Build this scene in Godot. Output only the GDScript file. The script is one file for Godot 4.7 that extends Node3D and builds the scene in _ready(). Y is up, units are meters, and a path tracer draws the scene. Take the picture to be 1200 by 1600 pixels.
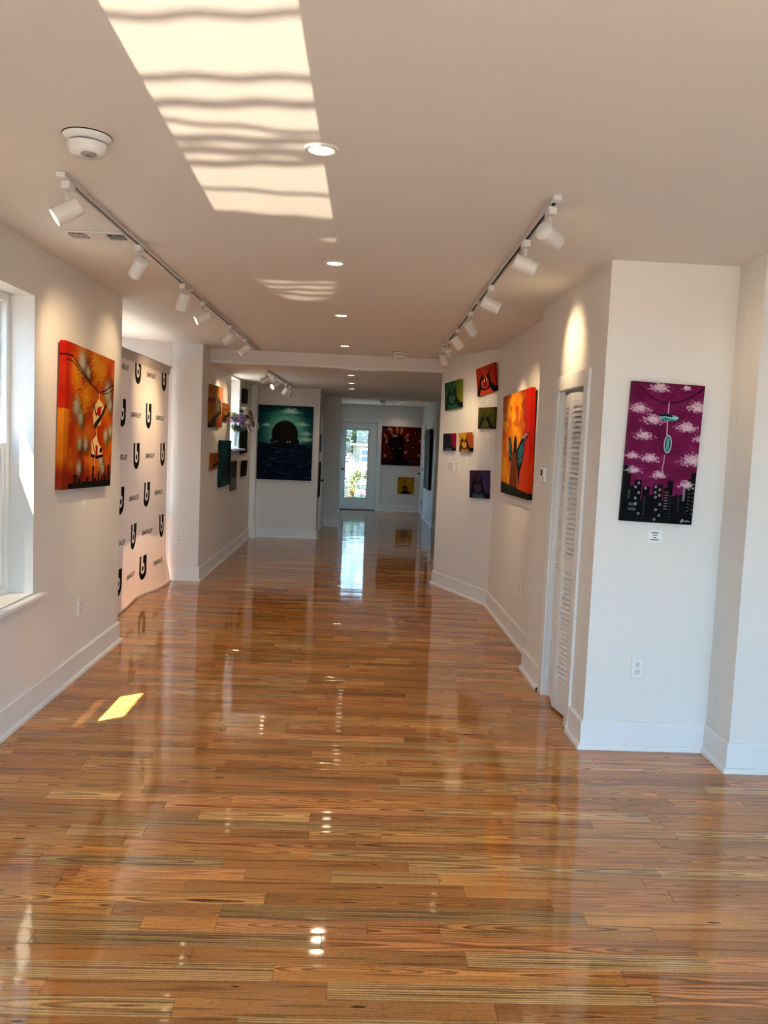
extends Node3D
# Gallery hall: units metres, y up, the hall runs towards -z. The lens stands at (0, 1.65, 0).

const CEIL := 2.685        # main room
const HALL := 2.53         # lower ceiling past the soffit
const FAR := 2.61          # end room
const PLANK := 0.082

var M := {}
var taken := {}
var rng := RandomNumberGenerator.new()
var n1 := FastNoiseLite.new()
var cam: Camera3D

# ------------------------------------------------------------------ first: camera, sky, sun, exposure
func _ready() -> void:
	rng.seed = 7
	n1.seed = 11
	n1.noise_type = FastNoiseLite.TYPE_SIMPLEX_SMOOTH
	n1.frequency = 1.0
	n1.fractal_type = FastNoiseLite.FRACTAL_NONE
	cam = Camera3D.new()
	cam.name = "camera"
	add_child(cam)
	cam.position = Vector3(0, 1.65, 0)
	cam.rotation_degrees = Vector3(-4.71, -2.12, 2.42)
	cam.fov = 2.0 * rad_to_deg(atan(800.0 / 1280.0))
	cam.near = 0.05
	cam.far = 300.0
	var we := WorldEnvironment.new()
	we.name = "environment"
	var e := Environment.new()
	e.background_mode = Environment.BG_SKY
	var sky := Sky.new()
	var sm := ProceduralSkyMaterial.new()
	sm.sky_top_color = Color(0.34, 0.64, 0.92)
	sm.sky_horizon_color = Color(0.77, 0.95, 1.0)
	sm.sky_energy_multiplier = 2.3
	sm.ground_bottom_color = Color(0.42, 0.40, 0.36)
	sm.ground_horizon_color = Color(0.75, 0.78, 0.80)
	sm.ground_energy_multiplier = 1.6
	sm.use_debanding = false
	sky.sky_material = sm
	e.sky = sky
	e.tonemap_mode = Environment.TONE_MAPPER_LINEAR
	e.tonemap_exposure = 2.05
	e.sdfgi_enabled = true
	e.ssao_enabled = true
	e.ssil_enabled = true
	we.environment = e
	add_child(we)
	var sun := DirectionalLight3D.new()
	sun.name = "sun"
	add_child(sun)
	sun.look_at_from_position(Vector3.ZERO, Vector3(1.0, -2.76, -0.78), Vector3.UP)
	sun.light_color = Color(1.0, 0.93, 0.80)
	sun.light_energy = 13.5
	sun.light_angular_distance = 0.5
	sun.shadow_enabled = true
	sun.sky_mode = DirectionalLight3D.SKY_MODE_LIGHT_ONLY
	# sunlight thrown back up by the windscreen of a car parked across the street; it enters by the shop window
	var glint := SpotLight3D.new()
	glint.name = "windscreen_glint"
	add_child(glint)
	glint.look_at_from_position(Vector3(-0.42, 0.55, 14.0), Vector3(-0.42, 2.157, 1.34), Vector3.UP)
	glint.light_color = Color(1.0, 0.93, 0.82)
	glint.light_energy = 1300.0
	glint.light_size = 0.013
	glint.spot_angle = 1.3
	glint.spot_angle_attenuation = 0.25
	glint.spot_range = 40.0
	glint.spot_attenuation = 2.0
	glint.shadow_enabled = true
	materials()
	shell()
	floor_planks()
	openings()
	soffit_and_trim()
	ceiling_fittings()
	tracks()
	art_works()
	banner()
	wall_plates()
	flowers()
	outside()

# ------------------------------------------------------------------ small helpers
func numbered(called: String) -> String:
	if not taken.has(called):
		taken[called] = 0
		return called
	taken[called] += 1
	return "%s_%03d" % [called, taken[called]]

func thing(called: String, label: String, category: String, at := Vector3.ZERO, group := "") -> Node3D:
	var o := Node3D.new()
	o.name = numbered(called)
	add_child(o)
	o.position = at
	tag(o, label, category, group)
	return o

func tag(o: Node, label: String, category: String, group := "") -> void:
	o.set_meta("label", label)
	o.set_meta("category", category)
	if group != "":
		o.set_meta("group", group)

func begin(smooth := false) -> SurfaceTool:
	var s := SurfaceTool.new()
	s.begin(Mesh.PRIMITIVE_TRIANGLES)
	s.set_smooth_group(0 if smooth else -1)
	return s

func put(s: SurfaceTool, called: String, m: Material, parent: Node = null) -> MeshInstance3D:
	s.generate_normals()
	var o := MeshInstance3D.new()
	o.mesh = s.commit()
	o.material_override = m
	if parent == null:
		o.name = numbered(called)
		add_child(o)
	else:
		o.name = called
		parent.add_child(o, true)
	return o

func share(mesh: Mesh, called: String, m: Material, parent: Node, xf: Transform3D) -> MeshInstance3D:
	var o := MeshInstance3D.new()
	o.mesh = mesh
	o.material_override = m
	o.name = called
	parent.add_child(o, true)
	o.transform = xf
	return o

func struct(o: Node3D) -> Node3D:
	o.set_meta("kind", "structure")
	return o

func group_node(called: String) -> Node3D:
	var o := Node3D.new()
	o.name = numbered(called)
	add_child(o)
	struct(o)
	return o

func tri(s: SurfaceTool, a: Vector3, b: Vector3, c: Vector3) -> void:
	s.add_vertex(a)
	s.add_vertex(b)
	s.add_vertex(c)

func quad(s: SurfaceTool, a: Vector3, b: Vector3, c: Vector3, d: Vector3) -> void:
	tri(s, a, b, c)
	tri(s, a, c, d)

func quad_uv(s: SurfaceTool, p: Array, uv: Array) -> void:
	for k in [0, 1, 2, 0, 2, 3]:
		s.set_uv(uv[k])
		s.add_vertex(p[k])

# axis-aligned (or turned by xf) box with chamfered edges
func cbox(s: SurfaceTool, c: Vector3, size: Vector3, bev := 0.0, xf := Transform3D.IDENTITY) -> void:
	var h := size / 2.0
	if bev <= 0.0:
		var v := []
		for k in 8:
			v.append(xf * (c + Vector3(h.x * (1 if k & 1 else -1), h.y * (1 if k & 2 else -1), h.z * (1 if k & 4 else -1))))
		quad(s, v[0], v[2], v[3], v[1])
		quad(s, v[5], v[7], v[6], v[4])
		quad(s, v[4], v[6], v[2], v[0])
		quad(s, v[1], v[3], v[7], v[5])
		quad(s, v[2], v[6], v[7], v[3])
		quad(s, v[4], v[0], v[1], v[5])
		return
	var b: float = minf(bev, minf(h.x, minf(h.y, h.z)) * 0.98)
	var P := {}
	for sx in [-1, 1]:
		for sy in [-1, 1]:
			for sz in [-1, 1]:
				var k := Vector3i(sx, sy, sz)
				var o := Vector3(sx * h.x, sy * h.y, sz * h.z)
				P[[k, 0]] = xf * (c + o - Vector3(0, sy * b, sz * b))
				P[[k, 1]] = xf * (c + o - Vector3(sx * b, 0, sz * b))
				P[[k, 2]] = xf * (c + o - Vector3(sx * b, sy * b, 0))
	var fl := func(a: Vector3, bb: Vector3, cc: Vector3, d: Vector3) -> void:
		var mid := (a + bb + cc + d) / 4.0 - xf * c
		if (bb - a).cross(cc - a).dot(mid) > 0:
			quad(s, a, d, cc, bb)
		else:
			quad(s, a, bb, cc, d)
	for ax in 3:
		var u := (ax + 1) % 3
		var w := (ax + 2) % 3
		for sg in [-1, 1]:
			var ks := []
			for q in [[-1, -1], [1, -1], [1, 1], [-1, 1]]:
				var k := Vector3i.ZERO
				k[ax] = sg
				k[u] = q[0]
				k[w] = q[1]
				ks.append(k)
			fl.call(P[[ks[0], ax]], P[[ks[1], ax]], P[[ks[2], ax]], P[[ks[3], ax]])
		for su in [-1, 1]:
			for sw in [-1, 1]:
				var k0 := Vector3i.ZERO
				k0[ax] = -1
				k0[u] = su
				k0[w] = sw
				var k1 := k0
				k1[ax] = 1
				fl.call(P[[k0, u]], P[[k1, u]], P[[k1, w]], P[[k0, w]])
	for sx in [-1, 1]:
		for sy in [-1, 1]:
			for sz in [-1, 1]:
				var k := Vector3i(sx, sy, sz)
				if sx * sy * sz > 0:
					tri(s, P[[k, 0]], P[[k, 2]], P[[k, 1]])
				else:
					tri(s, P[[k, 0]], P[[k, 1]], P[[k, 2]])

# box between two corners
func bb(s: SurfaceTool, lo: Vector3, hi: Vector3, bev := 0.0) -> void:
	cbox(s, (lo + hi) / 2.0, (hi - lo).abs(), bev)

# vertical prism over a plan outline of (x, z) points
func prism(s: SurfaceTool, pts: Array, y0: float, y1: float) -> void:
	var pl := PackedVector2Array(pts)
	if not Geometry2D.is_polygon_clockwise(pl):
		pl.reverse()
	var n := pl.size()
	for i in n:
		var a := pl[i]
		var b := pl[(i + 1) % n]
		quad(s, Vector3(a.x, y0, a.y), Vector3(b.x, y0, b.y), Vector3(b.x, y1, b.y), Vector3(a.x, y1, a.y))
	var t := Geometry2D.triangulate_polygon(pl)
	for i in range(0, t.size(), 3):
		var a := pl[t[i]]
		var b := pl[t[i + 1]]
		var c := pl[t[i + 2]]
		tri(s, Vector3(a.x, y1, a.y), Vector3(b.x, y1, b.y), Vector3(c.x, y1, c.y))
		tri(s, Vector3(a.x, y0, a.y), Vector3(c.x, y0, c.y), Vector3(b.x, y0, b.y))

# turned shape: profile of (radius, height)
func lathe(s: SurfaceTool, prof: Array, seg: int, xf := Transform3D.IDENTITY) -> void:
	for i in seg:
		var a0 := TAU * i / seg
		var a1 := TAU * (i + 1) / seg
		for j in prof.size() - 1:
			var p: Vector2 = prof[j]
			var q: Vector2 = prof[j + 1]
			var A := xf * Vector3(p.x * cos(a0), p.y, p.x * sin(a0))
			var B := xf * Vector3(p.x * cos(a1), p.y, p.x * sin(a1))
			var C := xf * Vector3(q.x * cos(a1), q.y, q.x * sin(a1))
			var D := xf * Vector3(q.x * cos(a0), q.y, q.x * sin(a0))
			if p.x > 1e-5:
				tri(s, A, B, C)
			if q.x > 1e-5:
				tri(s, A, C, D)

func tube(s: SurfaceTool, path: Array, r0: float, r1: float, seg := 8) -> void:
	var prev := []
	for i in path.size():
		var p: Vector3 = path[i]
		var d: Vector3 = (path[mini(i + 1, path.size() - 1)] - path[maxi(i - 1, 0)]).normalized()
		var side := d.cross(Vector3.UP if absf(d.y) < 0.9 else Vector3.RIGHT).normalized()
		var up := side.cross(d)
		var r := lerpf(r0, r1, float(i) / maxf(1.0, path.size() - 1))
		var ring := []
		for k in seg:
			var a := TAU * k / seg
			ring.append(p + (side * cos(a) + up * sin(a)) * r)
		if i > 0:
			for k in seg:
				quad(s, prev[k], ring[k], ring[(k + 1) % seg], prev[(k + 1) % seg])
		else:
			for k in range(1, seg - 1):
				tri(s, ring[0], ring[k], ring[k + 1])
		prev = ring
	for k in range(1, seg - 1):
		tri(s, prev[0], prev[k + 1], prev[k])

# a moulding of profile (distance from the wall, height) swept along a plan line; the room lies on the side given
func sweep(s: SurfaceTool, path: Array, prof: Array, side: float) -> void:
	var rows := []
	for i in path.size():
		var p: Vector2 = path[i]
		var d0: Vector2 = (p - path[maxi(i - 1, 0)]).normalized() if i > 0 else (path[1] - p).normalized()
		var d1: Vector2 = (path[mini(i + 1, path.size() - 1)] - p).normalized() if i < path.size() - 1 else d0
		var m0 := Vector2(-d0.y, d0.x) * side
		var m1 := Vector2(-d1.y, d1.x) * side
		var m := (m0 + m1).normalized()
		m = m / maxf(0.3, m.dot(m0))
		var row := []
		for q in prof:
			row.append(Vector3(p.x + m.x * q.x, q.y, p.y + m.y * q.x))
		rows.append(row)
	for i in rows.size() - 1:
		for j in prof.size() - 1:
			if side > 0:
				quad(s, rows[i][j], rows[i][j + 1], rows[i + 1][j + 1], rows[i + 1][j])
			else:
				quad(s, rows[i][j], rows[i + 1][j], rows[i + 1][j + 1], rows[i][j + 1])
	for e in [0, rows.size() - 1]:
		for j in range(1, prof.size() - 1):
			tri(s, rows[e][0], rows[e][j], rows[e][j + 1])

func mat(c: Color, rough := 0.6, metal := 0.0, spec := 0.5) -> StandardMaterial3D:
	var m := StandardMaterial3D.new()
	m.albedo_color = c
	m.roughness = rough
	m.metallic = metal
	m.metallic_specular = spec
	return m

func glow(c: Color, k: float) -> StandardMaterial3D:
	var m := mat(Color(0.9, 0.9, 0.88), 0.5)
	m.emission_enabled = true
	m.emission = c
	m.emission_energy_multiplier = k
	return m

func noise_tex(seed_: int, freq: float, normal := false, strength := 1.0, size := 256) -> NoiseTexture2D:
	var t := NoiseTexture2D.new()
	var n := FastNoiseLite.new()
	n.seed = seed_
	n.frequency = freq
	n.fractal_octaves = 4
	t.noise = n
	t.seamless = true
	t.width = size
	t.height = size
	t.as_normal_map = normal
	t.bump_strength = strength
	return t

func materials() -> void:
	# painted plaster: a faint roller texture
	for a in [["wall", Color(0.885, 0.868, 0.845), 0.55], ["ceiling", Color(0.90, 0.885, 0.86), 0.85], ["trim", Color(0.90, 0.895, 0.885), 0.35]]:
		var m := mat(a[1], a[2], 0.0, 0.4)
		if a[0] != "trim":
			m.normal_enabled = true
			m.normal_texture = noise_tex(5, 0.08, true, 2.0)
			m.normal_scale = 0.06
			m.uv1_triplanar = true
			m.uv1_world_triplanar = true
			m.uv1_scale = Vector3.ONE * 2.5
		M[a[0]] = m
	M.door = mat(Color(0.88, 0.87, 0.855), 0.4, 0, 0.4)
	M.vinyl = mat(Color(0.91, 0.91, 0.90), 0.3)
	M.black = mat(Color(0.03, 0.03, 0.03), 0.4)
	M.bronze = mat(Color(0.05, 0.045, 0.04), 0.35, 0.6)
	M.plate = mat(Color(0.90, 0.90, 0.885), 0.3)
	M.slot = mat(Color(0.05, 0.05, 0.05), 0.6)
	M.lampwhite = mat(Color(0.87, 0.86, 0.84), 0.35)
	M.rail = mat(Color(0.80, 0.79, 0.78), 0.35)
	M.chrome = mat(Color(0.75, 0.75, 0.76), 0.2, 1.0)
	M.grille = mat(Color(0.62, 0.61, 0.60), 0.5)
	M.paper = mat(Color(0.92, 0.92, 0.91), 0.7)
	M.ink = mat(Color(0.15, 0.15, 0.16), 0.8)
	M.concrete = mat(Color(0.62, 0.60, 0.57), 0.9)
	M.lens = glow(Color(1.0, 0.90, 0.70), 6.0)
	M.led = glow(Color(1.0, 0.93, 0.78), 4.0)
	var g := mat(Color(0.92, 0.96, 0.95, 0.06), 0.0)
	g.transparency = BaseMaterial3D.TRANSPARENCY_ALPHA
	M.pane = g
	var sc := mat(Color(0.25, 0.26, 0.27, 0.8), 0.9)
	sc.transparency = BaseMaterial3D.TRANSPARENCY_ALPHA
	M.screen = sc

# ------------------------------------------------------------------ shell
# wall whose room face runs from A to B (x, z); thickness t (sign picks the side); openings are [s0, s1, y0, y1]
func wall(called: String, A: Vector2, B: Vector2, t: float, y1: float, holes := [], y0 := 0.0) -> MeshInstance3D:
	var s := begin()
	var d := (B - A).normalized()
	var n := Vector2(-d.y, d.x) * t
	var L := (B - A).length()
	var part := func(s0: float, s1: float, a: float, b: float) -> void:
		if s1 - s0 > 1e-4 and b - a > 1e-4:
			prism(s, [A + d * s0, A + d * s1, A + d * s1 + n, A + d * s0 + n], a, b)
	var at := 0.0
	for h in holes:
		part.call(at, h[0], y0, y1)
		part.call(h[0], h[1], y0, h[2])
		part.call(h[0], h[1], h[3], y1)
		at = h[1]
	part.call(at, L, y0, y1)
	var o := put(s, called, M.wall)
	struct(o)
	return o

func shell() -> void:
	wall("wall_left", Vector2(-1.84, 1.3), Vector2(-1.84, -6.48), -0.26, CEIL, [[5.38, 6.06, 0.70, 2.40]])
	# bay
	wall("wall_bay_near", Vector2(-2.10, -6.40), Vector2(-2.62, -6.76), -0.14, CEIL)
	wall("wall_bay_outer", Vector2(-2.62, -6.76), Vector2(-2.62, -9.045), -0.16, CEIL, [[0.25, 2.05, 0.45, 2.45]])
	wall("wall_bay_far", Vector2(-2.62, -9.045), Vector2(-2.10, -9.345), -0.14, CEIL, [[0.10, 0.54, 0.78, 2.42]])
	wall("wall_return", Vector2(-2.13, -9.35), Vector2(-1.755, -9.35), -0.16, CEIL)
	wall("wall_left_far", Vector2(-1.755, -9.512), Vector2(-1.755, -14.0), -0.26, CEIL, [[1.958, 2.79, 1.50, 2.50]])
	# hall end
	wall("wall_back", Vector2(-1.753, -13.9), Vector2(-0.635, -13.9), -0.14, HALL)
	wall("wall_passage", Vector2(-0.635, -14.042), Vector2(-0.635, -16.0), -0.14, HALL, [[0.55, 1.40, 0.0, 2.05]])
	wall("wall_passage_end", Vector2(-0.775, -16.0), Vector2(-0.31, -16.0), -0.14, FAR)
	wall("wall_end_left", Vector2(-0.40, -16.142), Vector2(-0.40, -20.3), -0.14, FAR)
	wall("wall_end", Vector2(-0.54, -20.3), Vector2(1.76, -20.3), -0.18, FAR, [[0.155, 1.07, 0.0, 2.19]])
	wall("wall_end_right", Vector2(1.62, -20.298), Vector2(1.62, -16.442), -0.14, FAR)
	wall("wall_hall_return", Vector2(1.57, -16.3), Vector2(2.3, -16.3), -0.14, FAR)
	wall("wall_hall_right", Vector2(2.3, -16.44), Vector2(2.3, -9.95), -0.14, HALL)
	wall("wall_hall_front", Vector2(2.44, -9.948), Vector2(1.06, -9.948), -0.12, CEIL)
	# right side
	prism_wall("wall_angled", [Vector2(1.44, -8.50), Vector2(0.985, -9.78), Vector2(1.058, -9.82), Vector2(1.058, -9.826), Vector2(1.20, -9.826), Vector2(1.56, -8.50)], CEIL)
	wall("wall_right_far", Vector2(1.44, -8.498), Vector2(1.44, -6.05), -0.12, CEIL)
	wall("wall_closet", Vector2(1.33, -6.05), Vector2(1.33, -4.562), -0.108, CEIL, [[0.65, 1.26, 0.0, 2.045]])
	wall("wall_closet_front", Vector2(1.33, -4.44), Vector2(2.03, -4.44), -0.12, CEIL)
	wall("wall_closet_step", Vector2(2.03, -4.56), Vector2(2.03, -4.352), -0.12, CEIL)
	wall("wall_right_step", Vector2(2.03, -4.15), Vector2(3.2, -4.15), -0.2, CEIL)
	wall("wall_right", Vector2(3.2, -4.35), Vector2(3.2, 1.3), -0.2, CEIL)
	wall("wall_closet_rear", Vector2(2.3, -9.826), Vector2(2.3, -4.35), -0.12, CEIL)
	# street front behind the lens: big panes between mullions
	wall("wall_front", Vector2(3.4, 1.3), Vector2(-2.10, 1.3), -0.2, CEIL, [[0.30, 1.85, 0.15, 2.5], [1.95, 3.45, 0.15, 2.5], [3.59, 4.05, 0.15, 2.5], [4.15, 5.2, 0.15, 2.5]])
	# ceilings
	var s := begin()
	prism(s, [Vector2(-2.1, 1.5), Vector2(3.4, 1.5), Vector2(3.4, -9.86), Vector2(-2.1, -9.86), Vector2(-2.1, -9.52), Vector2(-2.78, -9.13), Vector2(-2.78, -6.70), Vector2(-2.1, -6.22)], CEIL, 3.1)
	struct(put(s, "ceiling", M.ceiling))
	s = begin()
	prism(s, [Vector2(-2.1, -9.862), Vector2(2.5, -9.862), Vector2(2.5, -16.14), Vector2(-2.1, -16.14)], HALL, 3.1)
	struct(put(s, "ceiling_hall", M.ceiling))
	s = begin()
	prism(s, [Vector2(-0.9, -16.142), Vector2(2.5, -16.142), Vector2(2.5, -20.6), Vector2(-0.9, -20.6)], FAR, 3.1)
	struct(put(s, "ceiling_end", M.ceiling))
	# eave over the side window
	s = begin()
	bb(s, Vector3(-2.37, 2.94, 1.5), Vector3(-3.05 + 0.96, 3.16, -6.2))
	struct(put(s, "trim_eave", M.trim))

func prism_wall(called: String, pts: Array, y1: float) -> void:
	var s := begin()
	prism(s, pts, 0.0, y1)
	struct(put(s, called, M.wall))

# ------------------------------------------------------------------ floor
func wood_atlas() -> ImageTexture:
	var W := 2048
	var Hh := 1024
	var data := PackedByteArray()
	data.resize(W * Hh * 3)
	var r := RandomNumberGenerator.new()
	r.seed = 21
	var bases := [Color8(231, 165, 92), Color8(225, 154, 82), Color8(221, 146, 83), Color8(234, 179, 110), Color8(212, 145, 78), Color8(200, 135, 72), Color8(229, 157, 94), Color8(229, 163, 90)]
	var n2 := FastNoiseLite.new()
	n2.seed = 3
	n2.noise_type = FastNoiseLite.TYPE_SIMPLEX
	n2.frequency = 1.0
	n2.fractal_type = FastNoiseLite.FRACTAL_NONE
	for k in 16:
		var base: Color = bases[k % bases.size()]
		var straight := k % 3 == 1
		var vc := r.randf_range(-0.02, 0.02)
		var dep := r.randf_range(0.004, 0.02)
		var amp := r.randf_range(0.75, 1.35)
		if straight:
			amp *= 0.5
		var freq := r.randf_range(95.0, 165.0)
		var ox := r.randf_range(0, 90)
		var oy := r.randf_range(0, 90)
		var knots := []
		for q in (r.randi_range(1, 2) if k % 3 == 1 else 0):
			knots.append([r.randf_range(0.1, 2.5), r.randf_range(-0.028, 0.028), r.randf_range(0.004, 0.009)])
		for y in 64:
			var vm := (y + 0.5 - 32.0) / 780.0
			var at := (k * 64 + y) * W * 3
			for x in W:
				var um := x / 780.0
				var slow := n1.get_noise_2d(um * 0.9 + ox, vm * 3.0 + oy)
				var fine := n1.get_noise_2d(um * 5.0 + ox, vm * 45.0 + oy)
				var kd := 0.0
				var push := 0.0
				for q in knots:
					var du: float = (um - q[0]) * 0.22
					var dv: float = vm - q[1]
					var dd := sqrt(du * du + dv * dv) / float(q[2]) + 0.35 * fine
					if dd < 3.5:
						push += 0.004 * exp(-dd * dd * 0.5)
						kd = maxf(kd, 1.0 - smoothstep(0.35, 1.0, dd))
				var rr: float
				if straight:
					rr = vm * 0.9 + slow * 0.010 + fine * 0.0007 + um * 0.003 + push
				else:
					var dz := dep + slow * 0.028
					rr = sqrt((vm - vc) * (vm - vc) + dz * dz) + fine * 0.0008 + push
				var ring := rr * freq
				ring -= floor(ring)
				var line := smoothstep(0.35, 0.9, ring) * (1.0 - smoothstep(0.92, 1.0, ring))
				var pore := maxf(0.0, n2.get_noise_2d(um * 38.0 + ox, vm * 900.0) - 0.15)
				var streak := smoothstep(0.30, 0.75, n1.get_noise_2d(um * 1.6 + oy, vm * 55.0 + ox))
				var v := 1.0 + slow * 0.12 - 0.30 * amp * line - 0.16 * pore - 0.20 * streak
				v *= 1.0 - 0.62 * kd
				data[at] = clampi(int(base.r8 * v), 0, 255)
				data[at + 1] = clampi(int(base.g8 * (v - 0.05 * line)), 0, 255)
				data[at + 2] = clampi(int(base.b8 * (v - 0.10 * line)), 0, 255)
				at += 3
	var im := Image.create_from_data(W, Hh, false, Image.FORMAT_RGB8, data)
	return ImageTexture.create_from_image(im)

# one board: top bent a hair across its width, edges eased
func board(s: SurfaceTool, x0: float, x1: float, z0: float, z1: float, strip: int, u0: float, tint: Color, tip: float, roll: float) -> void:
	var g := 0.0004
	var b := 0.0011
	var y := 0.0
	var uv := func(p: Vector3) -> Vector2:
		return Vector2((u0 + (p.x - x0)) / 2.6256, (strip + 0.03 + 0.94 * (p.z - z1) / (z0 - z1)) / 16.0)
	s.set_color(tint)
	var xa := x0 + g
	var xb := x1 - g
	var za := z0 - g
	var zb := z1 + g
	var add := func(p: Vector3, n: Vector3) -> void:
		s.set_uv(uv.call(p))
		s.set_normal(n)
		s.add_vertex(p)
	var q := func(p: Array, n: Array) -> void:
		for k in [0, 1, 2, 0, 2, 3]:
			add.call(p[k], n[k])
	# top in three strips so that the eased crown bends the light a little
	var zs := [za - b, lerpf(za, zb, 0.3), lerpf(za, zb, 0.7), zb + b]
	var cups := [0.010, 0.0025, -0.0025, -0.010]
	for k in 3:
		var na := Vector3(roll, 1, tip + cups[k]).normalized()
		var nb := Vector3(roll, 1, tip + cups[k + 1]).normalized()
		q.call([Vector3(xa + b, y, zs[k]), Vector3(xa + b, y, zs[k + 1]), Vector3(xb - b, y, zs[k + 1]), Vector3(xb - b, y, zs[k])], [na, nb, nb, na])
	var dn := Vector3(0, -0.0010, 0)
	var lo := -0.018
	var fn := Vector3(0, 0.7, 0.7)
	q.call([Vector3(xa, dn.y, za), Vector3(xa + b, y, za - b), Vector3(xb - b, y, za - b), Vector3(xb, dn.y, za)], [fn, fn, fn, fn])
	fn = Vector3(0, 0.7, -0.7)
	q.call([Vector3(xb, dn.y, zb), Vector3(xb - b, y, zb + b), Vector3(xa + b, y, zb + b), Vector3(xa, dn.y, zb)], [fn, fn, fn, fn])
	fn = Vector3(-0.7, 0.7, 0)
	q.call([Vector3(xa, dn.y, zb), Vector3(xa + b, y, zb + b), Vector3(xa + b, y, za - b), Vector3(xa, dn.y, za)], [fn, fn, fn, fn])
	fn = Vector3(0.7, 0.7, 0)
	q.call([Vector3(xb, dn.y, za), Vector3(xb - b, y, za - b), Vector3(xb - b, y, zb + b), Vector3(xb, dn.y, zb)], [fn, fn, fn, fn])
	for e in [[Vector3(xa, dn.y, za), Vector3(xb, dn.y, za), Vector3(0, 0, 1)], [Vector3(xb, dn.y, zb), Vector3(xa, dn.y, zb), Vector3(0, 0, -1)], [Vector3(xa, dn.y, zb), Vector3(xa, dn.y, za), Vector3(-1, 0, 0)], [Vector3(xb, dn.y, za), Vector3(xb, dn.y, zb), Vector3(1, 0, 0)]]:
		var a: Vector3 = e[0]
		var c: Vector3 = e[1]
		q.call([Vector3(a.x, lo, a.z), a, c, Vector3(c.x, lo, c.z)], [e[2], e[2], e[2], e[2]])

func in_view(x: float, z: float) -> bool:
	var c := cam.transform.affine_inverse() * Vector3(x, 0, z)
	if c.z > -0.3:
		return false
	var px := 600.0 - c.x / c.z * 1280.0
	var py := 800.0 + c.y / c.z * 1280.0
	return px > -30 and px < 1230 and py < 1640

func floor_planks() -> void:
	var wood := mat(Color.WHITE, 0.055, 0.0, 0.58)
	wood.albedo_texture = wood_atlas()
	wood.vertex_color_use_as_albedo = true
	M.wood = wood
	var fl := group_node("floor")
	var s := begin()
	bb(s, Vector3(-3.0, -0.20, 1.48), Vector3(3.4, -0.019, -20.5))
	put(s, "subfloor", mat(Color(0.16, 0.10, 0.06), 0.9), fl)
	var boards := []
	var z := 1.3
	while z > -20.42:
		var x0 := -2.05
		var x1 := 3.2
		if z < -6.3 and z > -9.4:
			x0 = -2.62
		if z < -4.4:
			x1 = 2.3
		if z < -16.2:
			x0 = -0.5
			x1 = 1.7
		elif z < -14.0:
			x0 = -0.9
		var x := x0 - rng.randf_range(0.0, 0.7)
		while x < x1:
			var L := 0.24 + 1.05 * pow(rng.randf(), 1.3)
			var a := maxf(x, x0)
			var b := minf(x + L, x1)
			if x1 - b < 0.12:
				b = x1
			if b - a > 0.03:
				var warm := rng.randf_range(0.0, 1)
				var v := rng.randf_range(0.72, 0.97)
				if rng.randf() < 0.10:
					v *= 0.78
				boards.append({"x0": a, "x1": b, "z": z, "strip": rng.randi_range(0, 15), "u": rng.randf_range(0.0, 1.25), "tint": Color(v, v * (1.0 - 0.03 * warm), v * (1.0 - 0.10 * warm)), "tip": rng.randfn(0.0, 0.0035), "roll": rng.randfn(0.0, 0.0010)})
			x += L
			if b >= x1:
				break
		z -= PLANK
	var single := 0
	var rest := begin()
	for d in boards:
		var seen: bool = d.z < -1.9 and (in_view(d.x0, d.z) or in_view(d.x1, d.z) or in_view((d.x0 + d.x1) / 2.0, d.z)) and d.x1 > -1.8 and not (d.z < -4.5 and d.x0 > 1.3)
		if seen and single < 300:
			single += 1
			var t := begin()
			board(t, d.x0, d.x1, d.z, d.z - PLANK, d.strip, d.u, d.tint, d.tip, d.roll)
			var o := MeshInstance3D.new()
			o.mesh = t.commit()
			o.material_override = wood
			o.name = "plank"
			fl.add_child(o, true)
		else:
			board(rest, d.x0, d.x1, d.z, d.z - PLANK, d.strip, d.u, d.tint, d.tip, d.roll)
	var o := MeshInstance3D.new()
	o.mesh = rest.commit()
	o.material_override = wood
	o.name = "plank_field"
	o.set_meta("kind", "stuff")
	fl.add_child(o)

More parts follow.
